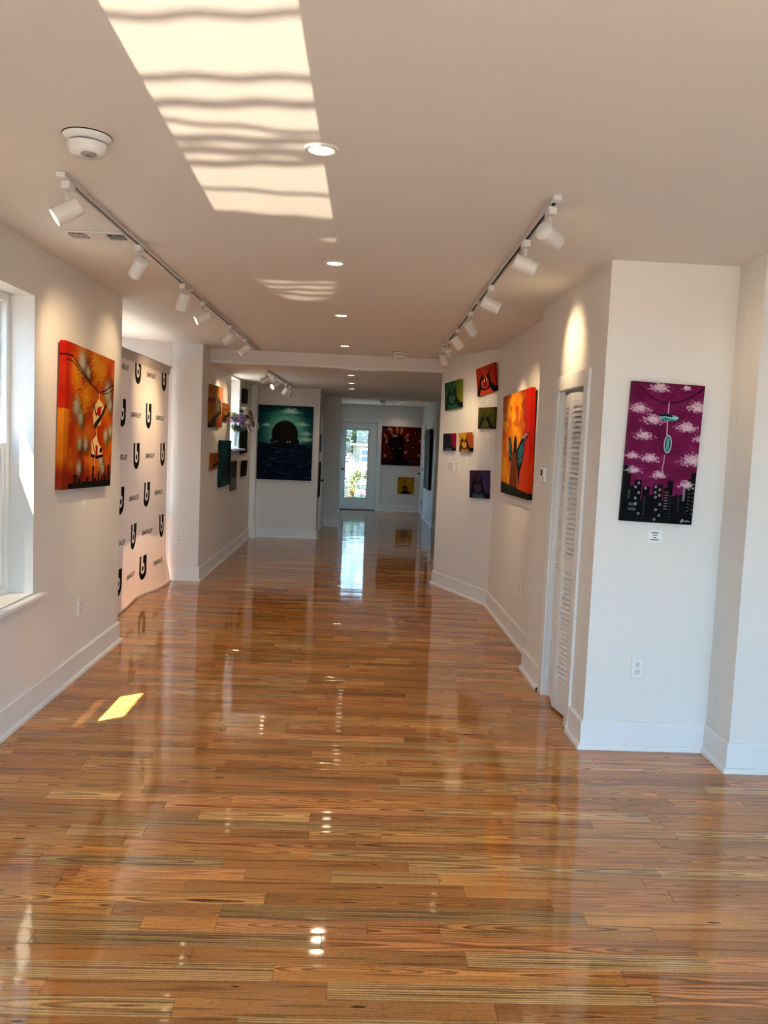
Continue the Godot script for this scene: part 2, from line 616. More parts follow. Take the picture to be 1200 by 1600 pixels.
# ------------------------------------------------------------------ windows and doors
# window set in a reveal: origin at the lower inner left corner of the opening seen from the room; ex along the wall, en out of the room
func window_unit(called: String, o: Vector3, ex: Vector3, en: Vector3, w: float, h: float, inset: float, screen := false, sill := 0.05, horn := 0.05) -> Node3D:
	var g := group_node(called)
	var xf := Transform3D(Basis(ex, Vector3.UP, -en), o)
	g.transform = xf
	var s := begin()
	var f := 0.045
	var d0 := inset
	var d1 := inset + 0.075
	bb(s, Vector3(0, 0, -(d0)), Vector3(f, h, -(d1)), 0.004)
	bb(s, Vector3(w - f, 0, -(d0)), Vector3(w, h, -(d1)), 0.004)
	bb(s, Vector3(f, h - f, -(d0)), Vector3(w - f, h, -(d1)), 0.004)
	bb(s, Vector3(f, 0, -(d0)), Vector3(w - f, f, -(d1)), 0.004)
	put(s, "window_frame", M.vinyl, g)
	var mid := h * 0.5
	for k in 2:
		var y0 := f if k == 0 else mid - 0.02
		var y1 := mid + 0.02 if k == 0 else h - f
		var dd := d0 + (0.012 if k == 0 else 0.042)
		var r := 0.034
		s = begin()
		bb(s, Vector3(f, y0, -(dd)), Vector3(f + r, y1, -(dd + 0.026)), 0.003)
		bb(s, Vector3(w - f - r, y0, -(dd)), Vector3(w - f, y1, -(dd + 0.026)), 0.003)
		bb(s, Vector3(f + r, y0, -(dd)), Vector3(w - f - r, y0 + r, -(dd + 0.026)), 0.003)
		bb(s, Vector3(f + r, y1 - r, -(dd)), Vector3(w - f - r, y1, -(dd + 0.026)), 0.003)
		var sash := put(s, "sash", M.vinyl, g)
		s = begin()
		bb(s, Vector3(f + r - 0.004, y0 + r - 0.004, -(dd + 0.011)), Vector3(w - f - r + 0.004, y1 - r + 0.004, -(dd + 0.015)))
		put(s, "pane", M.pane, sash)
	if screen:
		s = begin()
		bb(s, Vector3(f, f, -(d1 - 0.004)), Vector3(w - f, mid, -(d1 - 0.003)))
		put(s, "insect_screen", M.screen, g)
	if sill > 0.0:
		s = begin()
		bb(s, Vector3(-horn, -0.028, -(-sill)), Vector3(w + horn, 0.0, 0.0), 0.006)
		bb(s, Vector3(0.0, -0.004, 0.0), Vector3(w, 0.006, -(d0)), 0.0)
		put(s, "window_sill", M.trim, g)
	return g

func openings() -> void:
	# side window beside the lens: opening z -4.08 .. -4.76
	window_unit("window_1", Vector3(-1.84, 0.70, -4.08), Vector3(0, 0, -1), Vector3(-1, 0, 0), 0.68, 1.70, 0.135, true, 0.05, 0.10)
	# bay
	window_unit("window_2", Vector3(-2.62, 0.45, -7.01), Vector3(0, 0, -1), Vector3(-1, 0, 0), 1.80, 2.0, 0.06)
	var d := Vector2(0.52, -0.30).normalized()
	var p := Vector2(-2.62, -9.045) + d * 0.10
	window_unit("window_3", Vector3(p.x, 0.78, p.y), Vector3(d.x, 0, d.y), Vector3(d.y, 0, -d.x), 0.44, 1.64, 0.05, false, 0.06, 0.06)
	# window with the flowers
	window_unit("window_4", Vector3(-1.755, 1.50, -11.47), Vector3(0, 0, -1), Vector3(-1, 0, 0), 0.832, 1.0, 0.15, false, 0.10, 0.06)
	# street front, behind the lens
	var n := 5
	for a in [[3.10, 1.55], [1.45, -0.05], [-0.19, -0.65], [-0.75, -1.80]]:
		var g := group_node("window_%d" % n)
		n += 1
		var s := begin()
		var x0: float = a[0]
		var x1: float = a[1]
		bb(s, Vector3(x0 - 0.04, 0.15, 1.380), Vector3(x0, 2.5, 1.460))
		bb(s, Vector3(x1, 0.15, 1.380), Vector3(x1 + 0.04, 2.5, 1.460))
		bb(s, Vector3(x1 + 0.04, 0.15, 1.380), Vector3(x0 - 0.04, 0.19, 1.460))
		bb(s, Vector3(x1 + 0.04, 2.46, 1.380), Vector3(x0 - 0.04, 2.5, 1.460))
		put(s, "window_frame", M.bronze, g)
		s = begin()
		bb(s, Vector3(x1 + 0.035, 0.185, 1.418), Vector3(x0 - 0.035, 2.465, 1.424))
		put(s, "pane", M.pane, g)
	# slatted blind half drawn in the narrow street pane
	var bl := thing("window_blind", "white slatted blind hanging in the narrow street window", "blind", Vector3(-0.42, 2.44, 1.34))
	var s := begin()
	cbox(s, Vector3(0, -0.025, 0), Vector3(0.40, 0.05, 0.04), 0.004)
	put(s, "head_rail", M.vinyl, bl)
	var rr := RandomNumberGenerator.new()
	rr.seed = 5
	# slats: drop below the head rail, height they show to the street
	var slats := [[-0.20, 0.003], [-0.24, 0.003], [-0.28, 0.003], [-0.315, 0.003], [-0.3465, 0.0045], [-0.379, 0.005], [-0.3955, 0.0065], [-0.4125, 0.004], [-0.4225, 0.007], [-0.4325, 0.008], [-0.4425, 0.007], [-0.4718, 0.004]]
	var q := -0.505
	while q > -0.606:
		slats.append([q, 0.014])
		q -= 0.011
	for y in [-0.618, -0.630, -0.642]:
		slats.append([y, 0.0065])
	q = -0.664
	while q > -0.80:
		slats.append([q, 0.014])
		q -= 0.011
	for k in slats.size():
		s = begin()
		var y: float = 12.66 * (float(slats[k][0]) + 1.89) / 11.66 - 1.89
		var wd := 0.024
		var tilt := deg_to_rad(-6.9) - asin(float(slats[k][1]) / wd)
		var drop := rr.randf_range(-0.006, 0.010)
		var x0 := -0.205
		var st := 0.41 / 10.0
		for j in 10:
			var xa := x0 + j * st
			var ya := y + drop * (j / 10.0 - 0.5) + 0.0011 * sin(j * 1.3 + k * 2.0)
			var yb := y + drop * ((j + 1) / 10.0 - 0.5) + 0.0011 * sin((j + 1) * 1.3 + k * 2.0)
			var dz := Vector3(0, sin(tilt) * wd / 2, cos(tilt) * wd / 2)
			var th := Vector3(0, 0.0005, 0)
			quad(s, Vector3(xa, ya, 0) - dz + th, Vector3(xa + st, yb, 0) - dz + th, Vector3(xa + st, yb, 0) + dz + th, Vector3(xa, ya, 0) + dz + th)
			quad(s, Vector3(xa, ya, 0) + dz - th, Vector3(xa + st, yb, 0) + dz - th, Vector3(xa + st, yb, 0) - dz - th, Vector3(xa, ya, 0) - dz - th)
		put(s, "slat", M.vinyl, bl)
	closet_door()
	end_door()
	side_door()

func louver_leaf(parent: Node3D, at: Vector3, along: Vector3, w: float) -> Node3D:
	var leaf := Node3D.new()
	leaf.name = "leaf"
	parent.add_child(leaf, true)
	var nrm := along.cross(Vector3.UP).normalized()
	leaf.transform = Transform3D(Basis(along, Vector3.UP, nrm), at)
	var st := 0.042
	var th := 0.028
	for x in [st / 2, w - st / 2]:
		var s := begin()
		cbox(s, Vector3(x, 1.0, 0), Vector3(st, 2.0, th), 0.003)
		put(s, "stile", M.door, leaf)
	var rails := [[0.0, 0.19], [0.885, 0.98], [1.915, 2.0]]
	for r in rails:
		var s := begin()
		bb(s, Vector3(st, r[0], -th / 2 + 0.002), Vector3(w - st, r[1], th / 2 - 0.002), 0.002)
		put(s, "rail", M.door, leaf)
	var s := begin()
	cbox(s, Vector3.ZERO, Vector3(w - 2 * st, 0.041, 0.005), 0.002)
	s.generate_normals()
	var mesh := s.commit()
	var tilt := Basis(Vector3.RIGHT, deg_to_rad(-42))
	for r in [[0.19, 0.885], [0.98, 1.915]]:
		var n := int(round((r[1] - r[0]) / 0.031))
		for k in n:
			var y: float = r[0] + (k + 0.5) * (r[1] - r[0]) / n
			share(mesh, "slat", M.door, leaf, Transform3D(tilt, Vector3(w / 2, y, 0)))
	return leaf

func closet_door() -> void:
	var g := group_node("door_1")
	var zl := -5.395
	var zr := -4.795
	var J := Vector3(1.332, 0.018, -5.10)
	var A := Vector3(1.378, 0.018, zl)
	var B := Vector3(1.378, 0.018, zr)
	var d := (J - A)
	louver_leaf(g, A + d.normalized() * 0.004, d.normalized(), d.length() - 0.007)
	d = (B - J)
	var lf := louver_leaf(g, J + d.normalized() * 0.003, d.normalized(), d.length() - 0.007)
	var s := begin(true)
	lathe(s, [Vector2(0, 0.03), Vector2(0.012, 0.028), Vector2(0.016, 0.02), Vector2(0.012, 0.011), Vector2(0.007, 0.006), Vector2(0.007, 0.0)], 14)
	var k := put(s, "knob", M.plate, g)
	k.transform = Transform3D(Basis(Vector3(0, 0, 1), deg_to_rad(90)), A + (J - A) * 0.84 + Vector3(-0.017, 0.93, 0.0))
	# head track of the folding leaves
	s = begin()
	bb(s, Vector3(1.362, 2.026, zl - 0.004), Vector3(1.392, 2.044, zr + 0.004))
	put(s, "door_track", M.grille, g)
	# jamb lining and casing
	s = begin()
	bb(s, Vector3(1.332, 0, -5.399), Vector3(1.436, 2.044, -5.396))
	bb(s, Vector3(1.332, 0, -4.794), Vector3(1.436, 2.044, -4.791))
	put(s, "jamb", M.trim, g)
	var t := group_node("trim_closet")
	for q in [[-5.495, -5.40], [-4.79, -4.695]]:
		s = begin()
		bb(s, Vector3(1.312, 0, q[0]), Vector3(1.33, 2.045, q[1]), 0.003)
		put(s, "casing", M.trim, t)
	s = begin()
	bb(s, Vector3(1.312, 2.045, -5.495), Vector3(1.33, 2.14, -4.695), 0.003)
	put(s, "casing", M.trim, t)

func lever_knob(parent: Node3D, at: Vector3, out: Vector3) -> void:
	var s := begin(true)
	var b := Basis(Quaternion(Vector3.UP, out))
	lathe(s, [Vector2(0.032, 0.0), Vector2(0.032, 0.006), Vector2(0.012, 0.010), Vector2(0.012, 0.034), Vector2(0.026, 0.044), Vector2(0.028, 0.056), Vector2(0.020, 0.066), Vector2(0.0, 0.068)], 16, Transform3D(b, at))
	put(s, "door_knob", M.black, parent)

func end_door() -> void:
	var g := group_node("door_2")
	var x0 := -0.365
	var x1 := 0.51
	var z := -20.36
	var gx0 := -0.275
	var gx1 := 0.305
	var gy0 := 0.285
	var gy1 := 1.995
	var s := begin()
	bb(s, Vector3(x0, 0.02, z - 0.02), Vector3(gx0, 2.16, z + 0.025), 0.003)
	bb(s, Vector3(gx1, 0.02, z - 0.02), Vector3(x1, 2.16, z + 0.025), 0.003)
	bb(s, Vector3(gx0, 0.02, z - 0.02), Vector3(gx1, gy0, z + 0.025), 0.0)
	bb(s, Vector3(gx0, gy1, z - 0.02), Vector3(gx1, 2.16, z + 0.025), 0.0)
	var slab := put(s, "door_slab", M.door, g)
	s = begin()
	for q in [[gx0, gy0, gx0 + 0.022, gy1], [gx1 - 0.022, gy0, gx1, gy1], [gx0 + 0.022, gy0, gx1 - 0.022, gy0 + 0.022], [gx0 + 0.022, gy1 - 0.022, gx1 - 0.022, gy1]]:
		bb(s, Vector3(q[0], q[1], z + 0.02), Vector3(q[2], q[3], z + 0.036), 0.003)
	put(s, "glazing_bead", M.grille, slab)
	s = begin()
	bb(s, Vector3(gx0, gy0, z - 0.004), Vector3(gx1, gy1, z + 0.004))
	put(s, "pane", M.pane, slab)
	s = begin()
	bb(s, Vector3(x0, 0.0, z - 0.05), Vector3(x1, 0.02, z + 0.05))
	put(s, "threshold", M.black, g)
	lever_knob(g, Vector3(x0 + 0.05, 1.0, z + 0.025), Vector3(0, 0, 1))
	# frame and casing
	s = begin()
	bb(s, Vector3(x0 - 0.018, 0, -20.46), Vector3(x0 - 0.004, 2.185, -20.30))
	bb(s, Vector3(x1 + 0.004, 0, -20.46), Vector3(x1 + 0.018, 2.185, -20.30))
	bb(s, Vector3(x0 - 0.018, 2.166, -20.46), Vector3(x1 + 0.018, 2.188, -20.30))
	put(s, "door_frame", M.trim, g)
	s = begin()
	bb(s, Vector3(x0 - 0.010, 0.0, -20.43), Vector3(x0 + 0.012, 2.175, -20.385))
	bb(s, Vector3(x1 - 0.012, 0.0, -20.43), Vector3(x1 + 0.010, 2.175, -20.385))
	bb(s, Vector3(x0 - 0.010, 2.148, -20.43), Vector3(x1 + 0.010, 2.175, -20.385))
	put(s, "door_stop", M.slot, g)
	var t := group_node("trim_end_door")
	s = begin()
	bb(s, Vector3(x1 + 0.012, 0, -20.30), Vector3(x1 + 0.10, 2.18, -20.28), 0.003)
	put(s, "casing", M.trim, t)
	s = begin()
	bb(s, Vector3(x0 - 0.02, 2.18, -20.30), Vector3(x1 + 0.10, 2.27, -20.28), 0.003)
	put(s, "casing", M.trim, t)

func side_door() -> void:
	# flush door in the passage wall, knob towards the far end
	var g := group_node("door_3")
	var s := begin()
	bb(s, Vector3(-0.70, 0.015, -14.60), Vector3(-0.655, 2.04, -15.435), 0.003)
	put(s, "door_slab", M.door, g)
	lever_knob(g, Vector3(-0.655, 0.93, -15.36), Vector3(1, 0, 0))
	var t := group_node("trim_passage_door")
	for q in [[-14.51, -14.592], [-15.442, -15.53]]:
		s = begin()
		bb(s, Vector3(-0.635, 0, q[0]), Vector3(-0.617, 2.05, q[1]), 0.003)
		put(s, "casing", M.trim, t)
	s = begin()
	bb(s, Vector3(-0.635, 2.05, -14.51), Vector3(-0.617, 2.14, -15.53), 0.003)
	put(s, "casing", M.trim, t)
	# door at the far right of the end room
	g = group_node("door_4")
	s = begin()
	bb(s, Vector3(1.585, 0.015, -19.32), Vector3(1.62, 2.06, -20.12), 0.003)
	put(s, "door_slab", M.door, g)
	lever_knob(g, Vector3(1.585, 0.97, -20.02), Vector3(-1, 0, 0))
	for y in [0.30, 1.10, 1.86]:
		s = begin()
		cbox(s, Vector3(1.583, y, -19.33), Vector3(0.014, 0.09, 0.03), 0.002)
		put(s, "hinge", M.black, g)
	t = group_node("trim_end_right_door")
	for q in [[-19.22, -19.31], [-20.13, -20.22]]:
		s = begin()
		bb(s, Vector3(1.59, 0, q[0]), Vector3(1.62, 2.07, q[1]), 0.003)
		put(s, "casing", M.trim, t)
	s = begin()
	bb(s, Vector3(1.59, 2.07, -19.22), Vector3(1.62, 2.16, -20.22), 0.003)
	put(s, "casing", M.trim, t)

# ------------------------------------------------------------------ soffit, pilaster, baseboards
func base_run(called: String, path: Array, side: float) -> void:
	var s := begin()
	sweep(s, path, [Vector2(0, 0.158), Vector2(0.010, 0.158), Vector2(0.016, 0.150), Vector2(0.016, 0.026), Vector2(0.024, 0.025), Vector2(0.031, 0.018), Vector2(0.034, 0.0)], side)
	struct(put(s, called, M.trim))

func soffit_and_trim() -> void:
	var s := begin()
	bb(s, Vector3(-1.755, 2.56, -9.861), Vector3(1.04, CEIL, -9.80))
	put_struct(s, "trim_soffit_face", M.wall)
	s = begin()
	bb(s, Vector3(-1.755, HALL - 0.006, -9.95), Vector3(1.05, 2.56, -9.785), 0.003)
	put_struct(s, "trim_soffit", M.trim)
	# pilaster at the end of the left wall
	s = begin()
	bb(s, Vector3(-1.754, 0.0, -13.899), Vector3(-1.66, HALL, -13.70), 0.002)
	put_struct(s, "trim_pilaster", M.trim)
	base_run("baseboard_left", [Vector2(-1.84, 1.3), Vector2(-1.84, -6.48), Vector2(-2.08, -6.48)], 1.0)
	base_run("baseboard_bay", [Vector2(-2.10, -6.49), Vector2(-2.62, -6.85), Vector2(-2.62, -9.045), Vector2(-2.10, -9.35), Vector2(-1.755, -9.35), Vector2(-1.755, -13.70), Vector2(-1.66, -13.70), Vector2(-1.66, -13.9), Vector2(-0.635, -13.9), Vector2(-0.635, -14.50)], 1.0)
	base_run("baseboard_passage", [Vector2(-0.635, -15.535), Vector2(-0.635, -16.0), Vector2(-0.31, -16.0), Vector2(-0.31, -16.14)], 1.0)
	base_run("baseboard_end_left", [Vector2(-0.40, -16.15), Vector2(-0.40, -20.27)], 1.0)
	base_run("baseboard_end", [Vector2(0.612, -20.30), Vector2(1.585, -20.30)], 1.0)
	base_run("baseboard_end_right", [Vector2(1.62, -19.21), Vector2(1.62, -16.442), Vector2(1.57, -16.442), Vector2(1.57, -16.30), Vector2(2.3, -16.30)], 1.0)
	base_run("baseboard_right_far", [Vector2(1.06, -9.83), Vector2(0.985, -9.78), Vector2(1.44, -8.50), Vector2(1.44, -6.05), Vector2(1.33, -6.05), Vector2(1.33, -5.497)], 1.0)
	base_run("baseboard_right", [Vector2(1.33, -4.693), Vector2(1.33, -4.44), Vector2(2.03, -4.44), Vector2(2.03, -4.15), Vector2(3.2, -4.15), Vector2(3.2, 1.3)], 1.0)

func put_struct(s: SurfaceTool, called: String, m: Material) -> void:
	struct(put(s, called, m))

# ------------------------------------------------------------------ ceiling fittings
func spot(parent: Node3D, at: Vector3, towards: Vector3, energy: float, angle: float, c: Color, size := 0.03, fade := 1.0) -> void:
	var l := SpotLight3D.new()
	l.name = "lamp_light"
	parent.add_child(l, true)
	var up := Vector3.UP if absf(towards.normalized().y) < 0.95 else Vector3.FORWARD
	l.transform = Transform3D(Basis.looking_at(towards, up), at)
	l.light_color = c
	l.light_energy = energy
	l.spot_angle = angle
	l.spot_angle_attenuation = fade
	l.spot_range = 30.0
	l.spot_attenuation = 2.0
	l.light_size = size
	l.shadow_enabled = true

func downlight(at: Vector3, label: String, group: String, energy := 0.42) -> void:
	var g := thing("recessed_downlight", label, "ceiling light", at, group)
	var s := begin(true)
	lathe(s, [Vector2(0.045, -0.004), Vector2(0.047, -0.008), Vector2(0.056, -0.008), Vector2(0.061, -0.005), Vector2(0.063, 0.0)], 36)
	put(s, "trim_ring", M.lampwhite, g)
	s = begin()
	lathe(s, [Vector2(0.0, -0.004), Vector2(0.046, -0.004), Vector2(0.046, 0.0)], 36)
	put(s, "light_lens", M.led, g)
	spot(g, Vector3(0, -0.014, 0), Vector3.DOWN, energy, 66.0, Color(1.0, 0.90, 0.76), 0.045, 0.7)

func smoke_alarm(at: Vector3, label: String, detail: bool) -> void:
	var g := thing("smoke_detector", label, "smoke detector", at)
	var s := begin(true)
	lathe(s, [Vector2(0.082, 0.0), Vector2(0.083, -0.006), Vector2(0.080, -0.012), Vector2(0.070, -0.022), Vector2(0.066, -0.024), Vector2(0.0, -0.024)], 40)
	put(s, "base", M.plate, g)
	s = begin()
	lathe(s, [Vector2(0.060, -0.024), Vector2(0.060, -0.030)], 36)
	put(s, "vent_slot", M.slot, g)
	s = begin(true)
	lathe(s, [Vector2(0.067, -0.029), Vector2(0.068, -0.034), Vector2(0.060, -0.058), Vector2(0.052, -0.066), Vector2(0.0, -0.069)], 40)
	put(s, "cover", M.plate, g)
	s = begin()
	lathe(s, [Vector2(0.0845, 0.001), Vector2(0.0845, -0.003), Vector2(0.080, -0.004)], 36)
	put(s, "mounting_gap", M.slot, g)
	if detail:
		s = begin(true)
		lathe(s, [Vector2(0.026, -0.060), Vector2(0.027, -0.0715), Vector2(0.024, -0.073), Vector2(0.0, -0.0735)], 20, Transform3D(Basis(), Vector3(0.012, 0, 0.020)))
		put(s, "test_button", M.grille, g)
		for k in 3:
			s = begin()
			cbox(s, Vector3(0.004 + 0.008 * k, -0.0738, 0.018), Vector3(0.004, 0.001, 0.010))
			put(s, "indicator_mark", M.ink, g)

func ceiling_fittings() -> void:
	var near := "round recessed ceiling light in the main room, between the two tracks"
	for z in [-3.01, -4.85, -6.79, -8.89]:
		downlight(Vector3(-0.165, CEIL, z), ["white rimmed recessed ceiling light beside the streaks of sunlight, closest to the street front", "second recessed ceiling light from the street front, between the tracks", "third recessed ceiling light from the street front, between the tracks", "recessed ceiling light just before the soffit of the main room"][[-3.01, -4.85, -6.79, -8.89].find(z)], "ceiling lights of the main room")
	for z in [-10.75, -12.18, -13.4]:
		downlight(Vector3(-0.105, HALL, z), ["recessed hall ceiling light just past the soffit", "middle one of the three recessed hall ceiling lights", "recessed hall ceiling light closest to the end room"][[-10.75, -12.18, -13.4].find(z)], "ceiling lights of the hall", 0.16)
	downlight(Vector3(0.985, FAR, -18.3), "recessed ceiling light of the end room, nearer the hall", "ceiling lights of the end room", 0.12)
	downlight(Vector3(0.985, FAR, -19.85), "recessed ceiling light of the end room above the red portrait", "ceiling lights of the end room", 0.12)
	smoke_alarm(Vector3(-0.986, CEIL, -3.01), "large round white smoke detector beside the left track light", true)
	smoke_alarm(Vector3(0.442, CEIL, -9.30), "small white smoke detector on the main ceiling before the soffit", false)
	smoke_alarm(Vector3(0.555, FAR, -18.17), "grey smoke detector on the ceiling of the end room", false)
	# air register
	var v := thing("ceiling_vent", "white ceiling air register with two dark louvred ends by the left track", "vent", Vector3(-1.40, CEIL, -4.46))
	var s := begin()
	cbox(s, Vector3(0, -0.004, 0), Vector3(0.34, 0.008, 0.155), 0.003)
	put(s, "vent_frame", M.lampwhite, v)
	for sx in [-1, 1]:
		s = begin()
		cbox(s, Vector3(sx * 0.098, -0.0083, 0), Vector3(0.085, 0.002, 0.10))
		put(s, "vent_throat", M.slot, v)
		for k in 6:
			s = begin()
			cbox(s, Vector3.ZERO, Vector3(0.003, 0.010, 0.10), 0.0, Transform3D(Basis(Vector3(0, 0, 1), deg_to_rad(28 * sx)), Vector3(sx * 0.098 - 0.038 + 0.0152 * k, -0.012, 0)))
			put(s, "vane", M.lampwhite, v)

# ------------------------------------------------------------------ track lighting
func rail(called_label: String, x0: float, z0: float, x1: float, z1: float, y: float) -> void:
	var g := thing("track_rail", called_label, "track rail", Vector3(x0, y, z0))
	var d := Vector3(x1 - x0, 0, z1 - z0)
	g.transform.basis = Basis.looking_at(d.normalized())
	var L := d.length()
	var s := begin()
	bb(s, Vector3(-0.018, -0.019, 0), Vector3(-0.0085, 0, -L), 0.001)
	bb(s, Vector3(0.0085, -0.019, 0), Vector3(0.018, 0, -L), 0.001)
	bb(s, Vector3(-0.0085, -0.005, 0), Vector3(0.0085, 0, -L))
	put(s, "channel", M.rail, g)
	s = begin()
	bb(s, Vector3(-0.0085, -0.0075, -0.02), Vector3(0.0085, -0.005, -L + 0.02))
	put(s, "conductor_slot", M.slot, g)
	for z in [0.0, -L]:
		s = begin()
		cbox(s, Vector3(0, -0.011, z), Vector3(0.039, 0.022, 0.04), 0.003)
		put(s, "end_cap", M.lampwhite, g)
	for k in range(1, int(L / 2.44) + 1):
		s = begin()
		cbox(s, Vector3(0, -0.011, -2.44 * k), Vector3(0.038, 0.021, 0.07), 0.002)
		put(s, "coupler", M.lampwhite, g)

func head(at: Vector3, aim: Vector3, label: String, group: String, energy := 3.0, angle := 32.0) -> void:
	var g := thing("track_spotlight", label, "spotlight", at, group)
	var s := begin()
	cbox(s, Vector3(0, -0.036, 0), Vector3(0.036, 0.034, 0.075), 0.004)
	put(s, "adapter", M.lampwhite, g)
	s = begin(true)
	tube(s, [Vector3(0, -0.05, 0), Vector3(0, -0.122, 0)], 0.0085, 0.0085, 12)
	put(s, "stem", M.lampwhite, g)
	var piv := Vector3(0, -0.135, 0)
	var d := (aim - (at + piv)).normalized()
	var b := Basis(Quaternion(Vector3.UP, d))
	s = begin(true)
	lathe(s, [Vector2(0.0, -0.056), Vector2(0.034, -0.056), Vector2(0.0385, -0.051), Vector2(0.0385, -0.050), Vector2(0.0385, 0.058), Vector2(0.0375, 0.060), Vector2(0.0355, 0.060), Vector2(0.0345, 0.056), Vector2(0.0345, 0.050)], 32, Transform3D(b, piv))
	put(s, "lamp_body", M.lampwhite, g)
	s = begin()
	lathe(s, [Vector2(0.0, 0.051), Vector2(0.0345, 0.051)], 28, Transform3D(b, piv))
	put(s, "light_lens", M.lens, g)
	spot(g, piv + d * 0.066, d, energy * 0.2, angle, Color(1.0, 0.87, 0.68), 0.03, 1.0)

func tracks() -> void:
	rail("white track rail along the left side of the main ceiling", -1.225, -3.44, -1.17, -9.55, CEIL)
	rail("white track rail along the right side of the main ceiling", 0.775, -3.40, 0.865, -8.85, CEIL)
	rail("short white track rail on the hall ceiling by the window", -1.17, -10.55, -1.08, -13.45, HALL)
	var y := CEIL
	var gl := "spotlights on the left track"
	head(Vector3(-1.223, y, -3.50), Vector3(-1.95, 2.02, -3.20), "white track spotlight turned back to the side window, by the rail's end cap", gl)
	head(Vector3(-1.215, y, -4.58), Vector3(-1.80, 1.95, -5.30), "second spotlight of the left track, aimed at the sneaker painting", gl, 2.6, 38.0)
	head(Vector3(-1.205, y, -5.66), Vector3(-1.70, 0.9, -6.10), "third spotlight of the left track, pointing steeply down", gl)
	head(Vector3(-1.20, y, -6.36), Vector3(-2.0, 2.10, -6.10), "left track spotlight with its glowing face turned to the wall corner", gl, 1.0)
	head(Vector3(-1.188, y, -7.60), Vector3(-2.10, 1.90, -8.35), "left track spotlight aimed at the logo banner", gl, 4.0)
	head(Vector3(-1.18, y, -8.55), Vector3(-2.08, 1.70, -8.45), "last spotlight of the left track, before the soffit", gl)
	var gr := "spotlights on the right track"
	head(Vector3(0.776, y, -3.50), Vector3(1.66, 2.25, -4.42), "first spotlight of the right track, aimed at the purple painting", gr, 0.3, 36.0)
	head(Vector3(0.786, y, -4.06), Vector3(3.0, 1.6, -3.85), "right track spotlight with its glowing face turned sideways", gr, 1.0)
	head(Vector3(0.804, y, -5.20), Vector3(1.33, 2.30, -5.14), "third spotlight of the right track, lighting the wall over the closet", gr, 1.9, 34.0)
	head(Vector3(0.820, y, -6.22), Vector3(1.40, 1.85, -6.85), "fourth spotlight of the right track, aimed down at the butterfly painting", gr, 2.6)
	head(Vector3(0.836, y, -7.16), Vector3(1.42, 1.80, -7.25), "fifth spotlight of the right track, glowing towards the butterfly painting", gr, 2.6)
	head(Vector3(0.849, y, -7.93), Vector3(1.18, 1.95, -9.05), "sixth spotlight of the right track, aimed at the small hand paintings", gr, 1.7)
	head(Vector3(0.858, y, -8.48), Vector3(1.12, 1.75, -9.25), "last spotlight of the right track, before the soffit", gr, 1.7)
	var gh := "spotlights on the hall track"
	head(Vector3(-1.173, HALL, -10.45), Vector3(-1.74, 2.10, -10.40), "hall track spotlight over the golden figure canvas", gh, 2.0)
	head(Vector3(-1.145, HALL, -11.40), Vector3(-1.74, 2.00, -10.85), "hall track spotlight with its bright face towards the main room", gh, 2.0)
	head(Vector3(-1.105, HALL, -12.60), Vector3(-1.73, 1.60, -13.0), "hall track spotlight aimed past the flowers", gh, 1.2)
	head(Vector3(-1.09, HALL, -13.15), Vector3(-1.2, 1.80, -13.86), "hall track spotlight closest to the ocean painting", gh, 0.6)

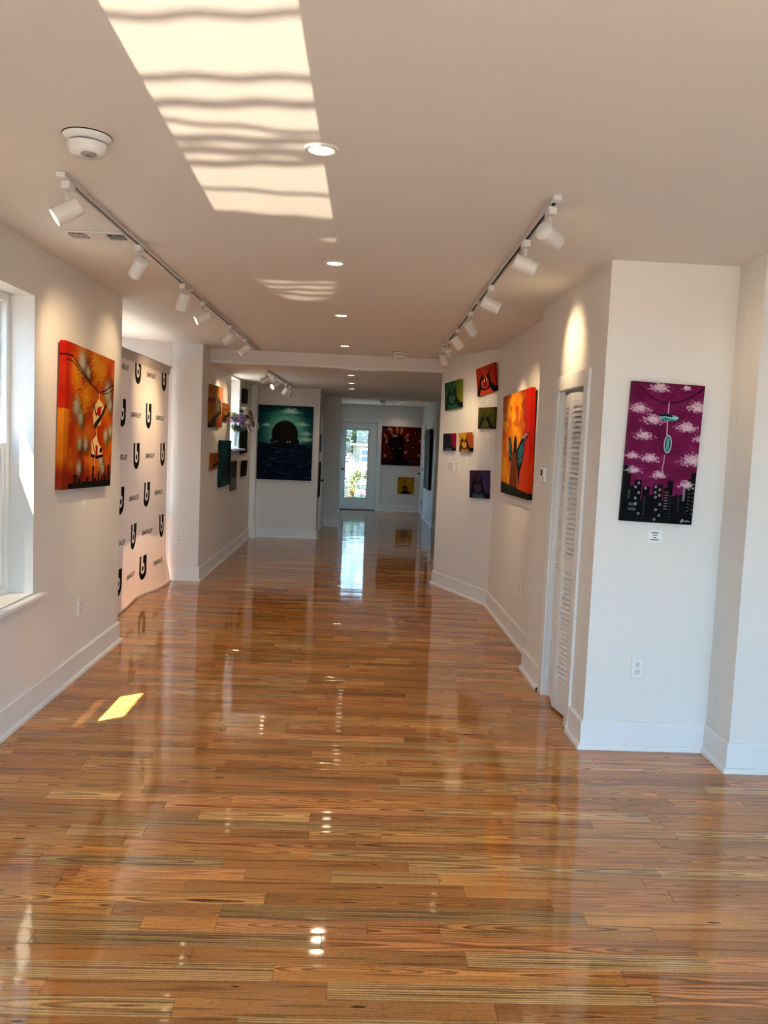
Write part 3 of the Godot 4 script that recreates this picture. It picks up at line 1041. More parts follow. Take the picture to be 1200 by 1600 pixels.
# ------------------------------------------------------------------ painted pictures (flat paint on canvas)
class Pic:
	var im: Image
	var w: int
	var h: int
	func _init(W: int, H: int, c := Color.WHITE) -> void:
		w = W
		h = H
		im = Image.create_empty(W, H, false, Image.FORMAT_RGB8)
		im.fill(c)
	func mixin(x: int, y: int, c: Color, a: float) -> void:
		im.set_pixel(x, y, im.get_pixel(x, y).lerp(c, a))
	func each(f: Callable) -> void:
		for y in h:
			for x in w:
				im.set_pixel(x, y, f.call((x + 0.5) / w, (y + 0.5) / h))
	# soft ellipse, radii as shares of width and height; rag > 0 breaks its edge with noise
	func ell(cx: float, cy: float, rx: float, ry: float, c: Color, a := 1.0, soft := 0.1, rot := 0.0, rag := 0.0, n: FastNoiseLite = null) -> void:
		var X := cx * w
		var Y := cy * h
		var A := maxf(rx * w, 0.6)
		var B := maxf(ry * h, 0.6)
		var R := int(maxf(A, B) * 1.5) + 2
		var cr := cos(rot)
		var sr := sin(rot)
		for y in range(maxi(0, int(Y) - R), mini(h, int(Y) + R + 1)):
			for x in range(maxi(0, int(X) - R), mini(w, int(X) + R + 1)):
				var dx := x + 0.5 - X
				var dy := y + 0.5 - Y
				var p := (dx * cr + dy * sr) / A
				var q := (-dx * sr + dy * cr) / B
				var d := sqrt(p * p + q * q)
				if rag > 0.0:
					d += rag * n.get_noise_2d(x * 0.07 + cx * 77.0, y * 0.10 + cy * 55.0)
				var k := a * (1.0 - smoothstep(1.0 - soft, 1.0 + soft, d))
				if k > 0.004:
					mixin(x, y, c, k)
	func poly(pts: Array, c: Color, a := 1.0) -> void:
		var P := PackedVector2Array()
		var lo := Vector2(1e9, 1e9)
		var hi := Vector2(-1e9, -1e9)
		for p in pts:
			var q := Vector2(p[0] * w, p[1] * h)
			P.append(q)
			lo = lo.min(q)
			hi = hi.max(q)
		for y in range(maxi(0, int(lo.y)), mini(h, int(hi.y) + 1)):
			for x in range(maxi(0, int(lo.x)), mini(w, int(hi.x) + 1)):
				if Geometry2D.is_point_in_polygon(Vector2(x + 0.5, y + 0.5), P):
					mixin(x, y, c, a)
	func line(pts: Array, wd: float, c: Color, a := 1.0, wd1 := -1.0) -> void:
		if wd1 < 0:
			wd1 = wd
		for i in pts.size() - 1:
			var p := Vector2(pts[i][0] * w, pts[i][1] * h)
			var q := Vector2(pts[i + 1][0] * w, pts[i + 1][1] * h)
			var t0 := float(i) / (pts.size() - 1)
			var t1 := float(i + 1) / (pts.size() - 1)
			var r0 := lerpf(wd, wd1, t0) * h * 0.5
			var r1 := lerpf(wd, wd1, t1) * h * 0.5
			var R := maxf(r0, r1) + 1.5
			for y in range(maxi(0, int(minf(p.y, q.y) - R)), mini(h, int(maxf(p.y, q.y) + R) + 1)):
				for x in range(maxi(0, int(minf(p.x, q.x) - R)), mini(w, int(maxf(p.x, q.x) + R) + 1)):
					var m := Vector2(x + 0.5, y + 0.5)
					var t := clampf((m - p).dot(q - p) / maxf((q - p).length_squared(), 1e-6), 0, 1)
					var d := m.distance_to(p.lerp(q, t)) - lerpf(r0, r1, t)
					var k := a * clampf(0.5 - d, 0, 1)
					if k > 0.004:
						mixin(x, y, c, k)
	const GLYPH := {
		"U": [[0, 0, 0, 4.6, 1, 6, 3, 6, 4, 4.6, 4, 0]], "R": [[0, 6, 0, 0, 3, 0, 4, 1, 4, 2.2, 3, 3.2, 0, 3.2], [2, 3.2, 4, 6]], "B": [[0, 0, 0, 6, 3, 6, 4, 5, 4, 4, 3, 3, 0, 3], [0, 0, 3, 0, 3.8, 1, 3.8, 2, 3, 3]],
		"A": [[0, 6, 2, 0, 4, 6], [0.8, 4, 3.2, 4]], "N": [[0, 6, 0, 0, 4, 6, 4, 0]], "T": [[0, 0, 4, 0], [2, 0, 2, 6]], "G": [[4, 1, 3, 0, 1, 0, 0, 1, 0, 5, 1, 6, 3, 6, 4, 5, 4, 3.3, 2.2, 3.3]],
		"L": [[0, 0, 0, 6, 3.6, 6]], "E": [[4, 0, 0, 0, 0, 6, 4, 6], [0, 3, 3.2, 3]], "Y": [[0, 0, 2, 3, 4, 0], [2, 3, 2, 6]]}
	# capitals drawn with strokes; x, y and size as shares of the height
	func text(x: float, y: float, size: float, words: String, c: Color, stroke := 0.16, squeeze := 0.72, gap := 1.0) -> void:
		var asp := float(h) / w
		for ch in words:
			if GLYPH.has(ch):
				for st in GLYPH[ch]:
					var pts := []
					for i in range(0, st.size(), 2):
						pts.append([x + st[i] / 6.0 * size * squeeze * asp, y + st[i + 1] / 6.0 * size])
					line(pts, size * stroke, c)
			x += (4.0 + gap) / 6.0 * size * squeeze * asp

func paint_mat(p: Pic, rough := 0.55) -> StandardMaterial3D:
	var m := mat(Color.WHITE, rough, 0.0, 0.18)
	m.albedo_texture = ImageTexture.create_from_image(p.im)
	m.texture_repeat = false
	return m

func nz(x: float, y: float) -> float:
	return n1.get_noise_2d(x, y)

# stretched canvas: the paint wraps round the edges. c is the middle of its back on the wall, ex the viewer's right, n out of the wall
func canvas(called: String, label: String, c: Vector3, ex: Vector3, n: Vector3, w: float, h: float, p: Pic, rot := 0.0, lean := 0.0, depth := 0.035, frame := 0.0, group := "") -> Node3D:
	var base := Basis(ex.normalized(), Vector3.UP, n.normalized())
	var b := base * Basis(Vector3(0, 0, 1), deg_to_rad(rot)) * Basis(Vector3.RIGHT, deg_to_rad(lean))
	var off := 0.002 + sin(deg_to_rad(lean)) * h / 2.0
	var m := paint_mat(p)
	var s := begin()
	var x := w / 2.0
	var y := h / 2.0
	var e := 0.012
	var F := [Vector3(-x, y, depth), Vector3(x, y, depth), Vector3(x, -y, depth), Vector3(-x, -y, depth)]
	quad_uv(s, F, [Vector2(0, 0), Vector2(1, 0), Vector2(1, 1), Vector2(0, 1)])
	var Bk := []
	for v in F:
		Bk.append(Vector3(v.x, v.y, 0))
	quad_uv(s, [Bk[0], F[0], F[3], Bk[3]], [Vector2(e, 0), Vector2(e / 2, 0), Vector2(e / 2, 1), Vector2(e, 1)])
	quad_uv(s, [F[1], Bk[1], Bk[2], F[2]], [Vector2(1 - e / 2, 0), Vector2(1 - e, 0), Vector2(1 - e, 1), Vector2(1 - e / 2, 1)])
	quad_uv(s, [Bk[0], Bk[1], F[1], F[0]], [Vector2(0, e), Vector2(1, e), Vector2(1, e / 2), Vector2(0, e / 2)])
	quad_uv(s, [F[3], F[2], Bk[2], Bk[3]], [Vector2(0, 1 - e / 2), Vector2(1, 1 - e / 2), Vector2(1, 1 - e), Vector2(0, 1 - e)])
	quad_uv(s, [Bk[1], Bk[0], Bk[3], Bk[2]], [Vector2(0.5, 0.5), Vector2(0.5, 0.5), Vector2(0.5, 0.5), Vector2(0.5, 0.5)])
	var o: Node3D
	if frame <= 0.0:
		o = put(s, called, m)
	else:
		o = Node3D.new()
		o.name = numbered(called)
		add_child(o)
		put(s, "picture", m, o)
		s = begin()
		bb(s, Vector3(-x - frame, -y - frame, 0), Vector3(-x, y + frame, depth + 0.012), 0.002)
		bb(s, Vector3(x, -y - frame, 0), Vector3(x + frame, y + frame, depth + 0.012), 0.002)
		bb(s, Vector3(-x, y, 0), Vector3(x, y + frame, depth + 0.012), 0.002)
		bb(s, Vector3(-x, -y - frame, 0), Vector3(x, -y, depth + 0.012), 0.002)
		put(s, "frame", M.black, o)
	o.transform = Transform3D(b, c + n.normalized() * off)
	tag(o, label, "painting", group)
	return o

func card(label: String, c: Vector3, ex: Vector3, n: Vector3, w := 0.05, h := 0.035, lines := 0) -> void:
	var g := thing("label_card", label, "label", c)
	g.transform.basis = Basis(ex.normalized(), Vector3.UP, n.normalized())
	var s := begin()
	bb(s, Vector3(-w / 2, -h / 2, 0.0005), Vector3(w / 2, h / 2, 0.0025))
	put(s, "card", M.paper, g)
	for k in lines:
		s = begin()
		var lw: float = w * [0.5, 0.3, 0.2, 0.62][k % 4]
		bb(s, Vector3(-lw / 2, h * (0.30 - 0.19 * k) - h * 0.035, 0.0025), Vector3(lw / 2, h * (0.30 - 0.19 * k) + h * 0.035, 0.0029))
		put(s, "print_line", M.ink, g)

func cloud(p: Pic, x: float, y: float, s: float, c: Color) -> void:
	p.ell(x, y, 0.11 * s, 0.018 * s, c, 0.75, 0.5, 0.0, 0.8, n1)
	p.ell(x - 0.02 * s, y - 0.014 * s, 0.06 * s, 0.022 * s, c, 0.7, 0.5, 0.0, 0.9, n1)
	p.ell(x + 0.02 * s, y - 0.010 * s, 0.05 * s, 0.018 * s, c.lightened(0.2), 0.6, 0.5, 0.0, 0.9, n1)

func pic_purple() -> Pic:
	var p := Pic.new(260, 500)
	p.each(func(u: float, v: float) -> Color:
		var k := 0.5 + 0.5 * nz(u * 3.0, v * 5.0) + 0.25 * nz(u * 14.0, v * 20.0)
		return Color(0.35, 0.04, 0.20).lerp(Color(0.45, 0.09, 0.29), k))
	var wire := Color(0.13, 0.02, 0.09)
	var a := []
	var b := []
	for i in 21:
		var t := i / 20.0
		a.append([0.05 + 0.95 * t, 0.135 - 0.135 * pow(2 * t - 1, 2) + 0.005])
		b.append([0.5 + 0.5 * t, 0.135 - 0.10 * t * t * 1.15])
	p.line(a, 0.006, wire)
	p.line(b, 0.005, wire)
	var cl := Color(0.80, 0.70, 0.74)
	for q in [[0.38, 0.04, 1.2], [0.75, 0.03, 0.6], [0.12, 0.195, 1.2], [0.93, 0.165, 1.3], [0.33, 0.27, 1.2], [0.80, 0.31, 1.25], [0.22, 0.385, 1.1], [1.0, 0.385, 0.8], [0.09, 0.53, 0.8], [0.33, 0.545, 1.1], [0.93, 0.545, 1.5]]:
		cloud(p, q[0], q[1], q[2], cl)
	var bld := Color(0.022, 0.018, 0.026)
	for q in [[0.0, 0.60, 0.09], [0.09, 0.745, 0.06], [0.15, 0.70, 0.10], [0.27, 0.745, 0.10], [0.37, 0.80, 0.05], [0.41, 0.725, 0.14], [0.57, 0.745, 0.05], [0.61, 0.69, 0.08], [0.69, 0.80, 0.05], [0.74, 0.785, 0.12], [0.86, 0.74, 0.07], [0.90, 0.67, 0.04], [0.93, 0.625, 0.07]]:
		p.poly([[q[0], q[1]], [q[0] + q[2], q[1]], [q[0] + q[2], 1.0], [q[0], 1.0]], bld)
	p.poly([[0, 0.84], [1, 0.84], [1, 1], [0, 1]], bld)
	for q in [[0.12, 0.635, 0.9], [0.48, 0.66, 0.9], [0.88, 0.72, 1.0]]:
		cloud(p, q[0], q[1], q[2], cl)
	var lt := Color(0.72, 0.74, 0.76)
	for q in [[0.21, 0.72], [0.17, 0.75], [0.22, 0.79], [0.18, 0.83], [0.19, 0.87], [0.24, 0.94], [0.31, 0.755], [0.45, 0.74], [0.45, 0.78], [0.46, 0.815], [0.51, 0.76], [0.51, 0.80], [0.53, 0.865], [0.48, 0.905], [0.53, 0.945], [0.47, 0.975], [0.85, 0.755], [0.85, 0.78], [0.85, 0.80], [0.85, 0.82]]:
		p.ell(q[0], q[1], 0.018, 0.010, lt, 0.85, 0.3)
		p.ell(q[0], q[1], 0.008, 0.005, bld, 0.7, 0.3)
	for k in 7:
		p.line([[0.585, 0.775 + 0.02 * k], [0.63, 0.775 + 0.02 * k]], 0.005, lt, 0.8)
		p.line([[0.77, 0.79 + 0.018 * k], [0.795, 0.79 + 0.018 * k]], 0.003, lt, 0.6)
		p.line([[0.07, 0.775 + 0.009 * k], [0.10, 0.775 + 0.009 * k]], 0.003, lt, 0.7)
		p.line([[0.91, 0.75 + 0.025 * k], [0.93, 0.75 + 0.025 * k]], 0.004, lt, 0.8)
		p.line([[0.965, 0.74 + 0.03 * k], [0.985, 0.74 + 0.03 * k]], 0.004, lt, 0.7)
		p.line([[0.30, 0.82 + 0.02 * k], [0.312, 0.82 + 0.02 * k]], 0.004, lt, 0.7)
		p.line([[0.66, 0.80 + 0.025 * k], [0.675, 0.80 + 0.025 * k]], 0.004, lt, 0.6)
	for y in [0.875, 0.91]:
		p.line([[0.10, y - 0.006], [0.19, y - 0.006], [0.19, y + 0.006], [0.10, y + 0.006], [0.10, y - 0.006]], 0.003, lt, 0.9)
	var lace := Color(0.78, 0.62, 0.66)
	p.line([[0.525, 0.135], [0.525, 0.22]], 0.008, lace)
	p.line([[0.525, 0.26], [0.535, 0.365]], 0.008, lace)
	p.line([[0.53, 0.51], [0.53, 0.56], [0.515, 0.60], [0.53, 0.64]], 0.006, lace)
	var teal := Color(0.10, 0.40, 0.42)
	p.ell(0.54, 0.242, 0.135, 0.022, Color(0.36, 0.68, 0.66), 1.0, 0.1)
	p.ell(0.50, 0.230, 0.09, 0.016, Color(0.05, 0.16, 0.18), 1.0, 0.15)
	p.line([[0.42, 0.242], [0.5, 0.237], [0.58, 0.244], [0.66, 0.240]], 0.007, Color(0.66, 0.86, 0.82))
	p.line([[0.46, 0.254], [0.6, 0.254]], 0.008, teal)
	p.ell(0.56, 0.43, 0.055, 0.066, Color(0.62, 0.74, 0.78), 1.0, 0.08)
	p.ell(0.56, 0.43, 0.040, 0.054, teal.darkened(0.3), 1.0, 0.1)
	for k in 6:
		p.ell(0.56, 0.395 + 0.014 * k, 0.022, 0.006, Color(0.60, 0.74, 0.76), 0.8, 0.3)
	p.line([[0.84, 0.975], [0.87, 0.962], [0.86, 0.982], [0.84, 0.985], [0.89, 0.972], [0.92, 0.98], [0.93, 0.97], [0.97, 0.978]], 0.004, Color(0.85, 0.85, 0.88))
	return p

func pic_sneakers() -> Pic:
	var p := Pic.new(440, 400)
	p.each(func(u: float, v: float) -> Color:
		var k := clampf(0.5 + 0.9 * nz(u * 3.2 + 4, v * 2.8), 0, 1)
		var c := Color(0.62, 0.17, 0.03).lerp(Color(0.76, 0.36, 0.05), k)
		var y := smoothstep(0.2, 0.8, nz(u * 4.1 + 31, v * 4.5) + 0.25 * nz(u * 11, v * 11))
		c = c.lerp(Color(0.78, 0.46, 0.05), 0.7 * y)
		if u < 0.12:
			c = c.lerp(Color(0.62, 0.05, 0.03) if v < 0.45 else Color(0.80, 0.50, 0.06), 0.7 * (1.0 - smoothstep(0.05, 0.12, u)))
		return c.lerp(Color(0.45, 0.05, 0.04), 0.75 * smoothstep(0.80, 0.93, v + 0.05 * nz(u * 9, 3))))
	for q in [[0.30, 0.10, 0.15], [0.42, 0.16, 0.09], [0.86, 0.26, 0.16], [0.92, 0.36, 0.10], [0.22, 0.42, 0.13], [0.30, 0.50, 0.10], [0.62, 0.44, 0.10], [0.30, 0.68, 0.09], [0.42, 0.68, 0.09], [0.85, 0.60, 0.10], [0.95, 0.56, 0.09], [0.30, 0.85, 0.10], [0.75, 0.80, 0.09], [0.80, 0.86, 0.08]]:
		p.ell(q[0] + 0.025, q[1] + 0.02, q[2] * 0.62, q[2] * 0.6, Color(0.13, 0.15, 0.09), 0.6, 0.8, 0.0, 0.25, n1)
		p.ell(q[0], q[1], q[2] * 0.45, q[2] * 0.48, Color(0.68, 0.68, 0.62), 0.9, 0.8, 0.0, 0.25, n1)
	for q in [[0.60, 0.10], [0.70, 0.13], [0.55, 0.06], [0.22, 0.24], [0.40, 0.34]]:
		p.ell(q[0], q[1], 0.08, 0.08, Color(0.84, 0.58, 0.06), 0.75, 0.6, 0.0, 0.8, n1)
	var wire := Color(0.04, 0.02, 0.02)
	p.line([[0.0, 0.09], [0.12, 0.085], [0.30, 0.16], [0.50, 0.24], [0.66, 0.285]], 0.010, wire)
	p.line([[0.02, 0.12], [0.12, 0.12], [0.35, 0.20], [0.66, 0.285]], 0.007, wire)
	p.line([[0.66, 0.285], [0.80, 0.26], [0.90, 0.22], [1.0, 0.20]], 0.010, wire)
	p.line([[0.72, 0.29], [0.85, 0.275], [1.0, 0.23]], 0.006, wire)
	var cream := Color(0.84, 0.74, 0.52)
	p.line([[0.67, 0.29], [0.67, 0.36]], 0.012, cream)
	p.poly([[0.57, 0.40], [0.66, 0.33], [0.76, 0.37], [0.80, 0.42], [0.70, 0.53], [0.58, 0.55], [0.55, 0.47]], cream)
	p.line([[0.60, 0.54], [0.72, 0.47], [0.80, 0.40], [0.83, 0.37]], 0.05, Color(0.14, 0.13, 0.07), 1.0, 0.03)
	p.poly([[0.64, 0.40], [0.74, 0.38], [0.70, 0.47], [0.62, 0.45]], Color(0.62, 0.05, 0.05))
	p.line([[0.56, 0.38], [0.62, 0.46]], 0.02, wire)
	p.line([[0.64, 0.56], [0.64, 0.63]], 0.010, cream)
	p.poly([[0.54, 0.66], [0.64, 0.60], [0.68, 0.66], [0.79, 0.72], [0.78, 0.755], [0.55, 0.755]], cream)
	p.line([[0.54, 0.76], [0.66, 0.775], [0.79, 0.76]], 0.022, wire)
	p.line([[0.56, 0.66], [0.62, 0.75]], 0.014, Color(0.55, 0.06, 0.05))
	p.poly([[0.62, 0.69], [0.67, 0.68], [0.68, 0.76], [0.63, 0.76]], Color(0.60, 0.06, 0.05))
	p.ell(0.75, 0.72, 0.03, 0.02, wire, 1.0, 0.2)
	p.line([[0.63, 0.70], [0.62, 0.80], [0.60, 0.86], [0.62, 0.89]], 0.010, Color(0.85, 0.70, 0.62))
	var bld := Color(0.035, 0.035, 0.022)
	for q in [[0.20, 0.90, 0.08], [0.30, 0.93, 0.05], [0.38, 0.95, 0.06], [0.46, 0.92, 0.05], [0.58, 0.84, 0.035], [0.62, 0.93, 0.05], [0.70, 0.88, 0.035], [0.76, 0.93, 0.05], [0.83, 0.91, 0.06], [0.92, 0.83, 0.04], [0.97, 0.89, 0.04]]:
		p.poly([[q[0], q[1]], [q[0] + q[2], q[1]], [q[0] + q[2], 1.0], [q[0], 1.0]], bld, 0.92)
	p.poly([[0.12, 0.96], [1, 0.95], [1, 1], [0.1, 1]], bld)
	for k in 6:
		p.line([[0.21, 0.91 + 0.014 * k], [0.27, 0.91 + 0.014 * k]], 0.004, Color(0.35, 0.32, 0.2), 0.7)
	return p

func pic_ocean() -> Pic:
	var p := Pic.new(330, 440)
	p.each(func(u: float, v: float) -> Color:
		if v < 0.50 + 0.01 * sin(u * 9.0):
			var d := Vector2((u - 0.52) * 0.75, v - 0.36).length()
			var k := 1.0 - smoothstep(0.16, 0.42, d)
			var st := nz(u * 2.0, v * 26.0)
			var c := Color(0.0, 0.19, 0.22).lerp(Color(0.0, 0.29, 0.29), 0.5 + 0.6 * st)
			c = c.lerp(Color(0.38, 0.64, 0.58), 0.75 * k)
			return c.lerp(Color(0.02, 0.12, 0.15), 0.6 * smoothstep(0.10, 0.0, v) + 0.5 * smoothstep(0.25, 0.6, nz(u * 1.5 + 9, v * 22.0)) * smoothstep(0.22, 0.08, v))
		var w := nz(u * 3.0, v * 34.0)
		var c2 := Color(0.005, 0.025, 0.085).lerp(Color(0.01, 0.07, 0.16), 0.5 + 0.8 * w)
		return c2.lerp(Color(0.25, 0.38, 0.45), 0.5 * smoothstep(0.42, 0.62, nz(u * 4.0 + 20, v * 40.0))))
	var cl := Color(0.55, 0.74, 0.68)
	for q in [[0.80, 0.25, 0.9], [0.88, 0.37, 0.9], [0.88, 0.45, 1.2], [0.17, 0.27, 0.7], [0.60, 0.08, 1.3]]:
		cloud(p, q[0], q[1], q[2], cl)
	var skin := Color(0.035, 0.018, 0.014)
	p.ell(0.50, 0.385, 0.235, 0.185, Color(0.012, 0.008, 0.010), 1.0, 0.04)
	p.ell(0.50, 0.47, 0.222, 0.085, Color(0.012, 0.008, 0.010), 1.0, 0.05)
	p.ell(0.52, 0.42, 0.185, 0.14, skin, 0.9, 0.3)
	p.ell(0.735, 0.485, 0.022, 0.035, skin, 1.0, 0.2)
	p.ell(0.265, 0.475, 0.02, 0.03, skin, 1.0, 0.2)
	p.ell(0.60, 0.40, 0.07, 0.08, Color(0.085, 0.04, 0.025), 0.6, 0.8)
	for q in [[0.345, 0.8], [0.57, 1.0]]:
		p.ell(q[0], 0.482, 0.045 * q[1], 0.011, Color(0.75, 0.75, 0.70), 0.75 * q[1], 0.3)
		p.ell(q[0], 0.478, 0.016, 0.010, Color(0.02, 0.01, 0.01), 1.0, 0.2)
	p.line([[0.30, 0.545], [0.45, 0.552], [0.60, 0.552], [0.74, 0.538]], 0.014, Color(0.01, 0.04, 0.10), 0.8)
	return p

func pic_butterfly() -> Pic:
	var p := Pic.new(480, 360)
	p.each(func(u: float, v: float) -> Color:
		var k := clampf(0.5 + 0.8 * nz(u * 3.0, v * 4.0) + 0.3 * nz(u * 12.0, v * 14.0), 0, 1)
		var c := Color(0.72, 0.30, 0.03).lerp(Color(0.84, 0.55, 0.03), k)
		var d := Vector2((u - 0.5) * 1.3, (v - 0.35)).length()
		c = c.lerp(Color(0.88, 0.64, 0.05), 0.7 * (1.0 - smoothstep(0.05, 0.35, d + 0.1 * nz(u * 8, v * 8))))
		c = c.lerp(Color(0.62, 0.20, 0.03), 0.8 * smoothstep(0.25, 0.55, nz(u * 3.6 + 50, v * 6.0)) * smoothstep(0.5, 0.2, v))
		c = c.lerp(Color(0.74, 0.10, 0.02), smoothstep(0.80, 0.86, u + 0.03 * nz(u * 3, v * 9)))
		return c.lerp(Color(0.80, 0.22, 0.02), 0.9 * smoothstep(0.62, 0.74, u) * smoothstep(0.5, 0.75, v)))
	var dk := Color(0.07, 0.035, 0.02)
	var blue := Color(0.16, 0.40, 0.46)
	p.poly([[0.27, 0.42], [0.36, 0.44], [0.42, 0.52], [0.44, 0.62], [0.38, 0.67], [0.32, 0.66], [0.28, 0.56]], Color(0.02, 0.03, 0.04))
	p.poly([[0.29, 0.45], [0.36, 0.47], [0.40, 0.55], [0.38, 0.63], [0.33, 0.62], [0.30, 0.55]], blue)
	p.poly([[0.60, 0.55], [0.70, 0.48], [0.82, 0.42], [0.96, 0.39], [0.98, 0.43], [0.86, 0.47], [0.84, 0.60], [0.78, 0.70], [0.72, 0.76], [0.70, 0.88], [0.66, 0.86], [0.62, 0.72]], Color(0.02, 0.025, 0.035))
	p.poly([[0.64, 0.57], [0.72, 0.51], [0.82, 0.47], [0.82, 0.58], [0.76, 0.67], [0.68, 0.71], [0.64, 0.66]], blue)
	for q in [[[0.62, 0.66], [0.80, 0.50]], [[0.62, 0.67], [0.81, 0.59]], [[0.63, 0.68], [0.75, 0.68]], [[0.30, 0.46], [0.40, 0.62]], [[0.29, 0.54], [0.41, 0.60]]]:
		p.line(q, 0.010, Color(0.02, 0.025, 0.035))
	for q in [[0.80, 0.435], [0.87, 0.42], [0.92, 0.415], [0.85, 0.44]]:
		p.ell(q[0], q[1], 0.016, 0.014, Color(0.85, 0.82, 0.78), 1.0, 0.2)
	p.poly([[0.40, 0.62], [0.50, 0.50], [0.60, 0.58], [0.64, 0.95], [0.34, 0.95], [0.36, 0.75]], Color(0.38, 0.17, 0.03))
	p.ell(0.53, 0.50, 0.055, 0.085, dk, 1.0, 0.1)
	p.line([[0.55, 0.50], [0.60, 0.62], [0.60, 0.70]], 0.06, dk, 1.0, 0.02)
	for k in 7:
		p.line([[0.42 + 0.03 * k, 0.62], [0.38 + 0.04 * k, 0.93]], 0.008, Color(0.52, 0.27, 0.05) if k % 2 == 0 else Color(0.25, 0.10, 0.02), 0.8)
	p.line([[0.68, 0.84], [0.67, 0.90]], 0.03, Color(0.25, 0.27, 0.30))
	var gr := []
	gr.append([0.0, 1.0])
	for i in 41:
		var u := i / 40.0
		gr.append([u, 0.895 + 0.06 * u - (0.03 if i % 2 == 0 else 0.0) * (1.0 - 0.3 * u) + 0.01 * nz(u * 20, 2)])
	gr.append([1.0, 1.0])
	p.poly(gr, Color(0.05, 0.09, 0.03))
	return p

func pic_hands(a: Color, b: Color, side: Color, hand: Color, low: Color, kind: int) -> Pic:
	var p := Pic.new(200, 160)
	p.each(func(u: float, v: float) -> Color:
		var k := clampf(0.5 + 0.9 * nz(u * 3.0 + kind * 13, v * 3.0), 0, 1)
		var c := a.lerp(b, k)
		return c.lerp(side, 0.85 * smoothstep(0.60, 0.80, u + 0.06 * nz(v * 6, kind)) * (1.0 if kind != 2 else 0.3)))
	if kind == 2:
		# two hands raised, fingertips together
		p.line([[0.08, 1.0], [0.20, 0.75], [0.26, 0.52]], 0.16, hand, 1.0, 0.17)
		p.line([[0.95, 1.0], [0.78, 0.82], [0.62, 0.55]], 0.16, hand, 1.0, 0.18)
		for k in 4:
			p.line([[0.22 + 0.045 * k, 0.58], [0.24 + 0.055 * k, 0.34 + 0.05 * k]], 0.055, hand, 1.0, 0.03)
			p.line([[0.68 - 0.05 * k, 0.60], [0.70 - 0.07 * k, 0.30 + 0.05 * k]], 0.055, hand, 1.0, 0.03)
		p.line([[0.30, 0.55], [0.42, 0.47]], 0.06, hand, 1.0, 0.04)
		p.line([[0.60, 0.56], [0.48, 0.47]], 0.06, hand, 1.0, 0.04)
		return p
	# two hands that close round a heart
	p.ell(0.47, 1.02, 0.36, 0.24, low, 0.95, 0.15)
	p.line([[0.05, 1.02], [0.12, 0.80], [0.18, 0.66]], 0.20, hand, 1.0, 0.18)
	p.line([[1.0, 0.94], [0.86, 0.85], [0.74, 0.70]], 0.22, hand, 1.0, 0.20)
	p.line([[0.18, 0.68], [0.20, 0.50], [0.30, 0.36]], 0.16, hand, 1.0, 0.10)
	p.line([[0.74, 0.72], [0.70, 0.52], [0.62, 0.36]], 0.17, hand, 1.0, 0.10)
	for k in 3:
		p.line([[0.26 + 0.04 * k, 0.44], [0.30 + 0.06 * k, 0.15 + 0.06 * k]], 0.06, hand, 1.0, 0.03)
		p.line([[0.68 - 0.04 * k, 0.44], [0.72 - 0.07 * k, 0.17 + 0.06 * k]], 0.06, hand, 1.0, 0.03)
	p.line([[0.30, 0.42], [0.42, 0.44], [0.48, 0.50]], 0.08, hand, 1.0, 0.06)
	p.line([[0.64, 0.42], [0.54, 0.44], [0.48, 0.50]], 0.08, hand, 1.0, 0.06)
	p.line([[0.20, 0.70], [0.34, 0.82], [0.46, 0.84]], 0.09, hand, 1.0, 0.05)
	p.line([[0.74, 0.72], [0.62, 0.82], [0.46, 0.84]], 0.10, hand, 1.0, 0.05)
	p.poly([[0.46, 0.80], [0.30, 0.66], [0.28, 0.56], [0.35, 0.50], [0.43, 0.52], [0.47, 0.57], [0.52, 0.52], [0.60, 0.51], [0.65, 0.57], [0.62, 0.67]], a.lerp(b, 0.5).lightened(0.08))
	if kind == 1:
		p.ell(0.42, 0.50, 0.03, 0.06, Color(0.85, 0.75, 0.55), 1.0, 0.2)
		p.ell(0.55, 0.48, 0.03, 0.06, Color(0.85, 0.75, 0.55), 1.0, 0.2)
		p.ell(0.47, 0.66, 0.10, 0.10, Color(0.45, 0.06, 0.03), 0.9, 0.2)
	return p

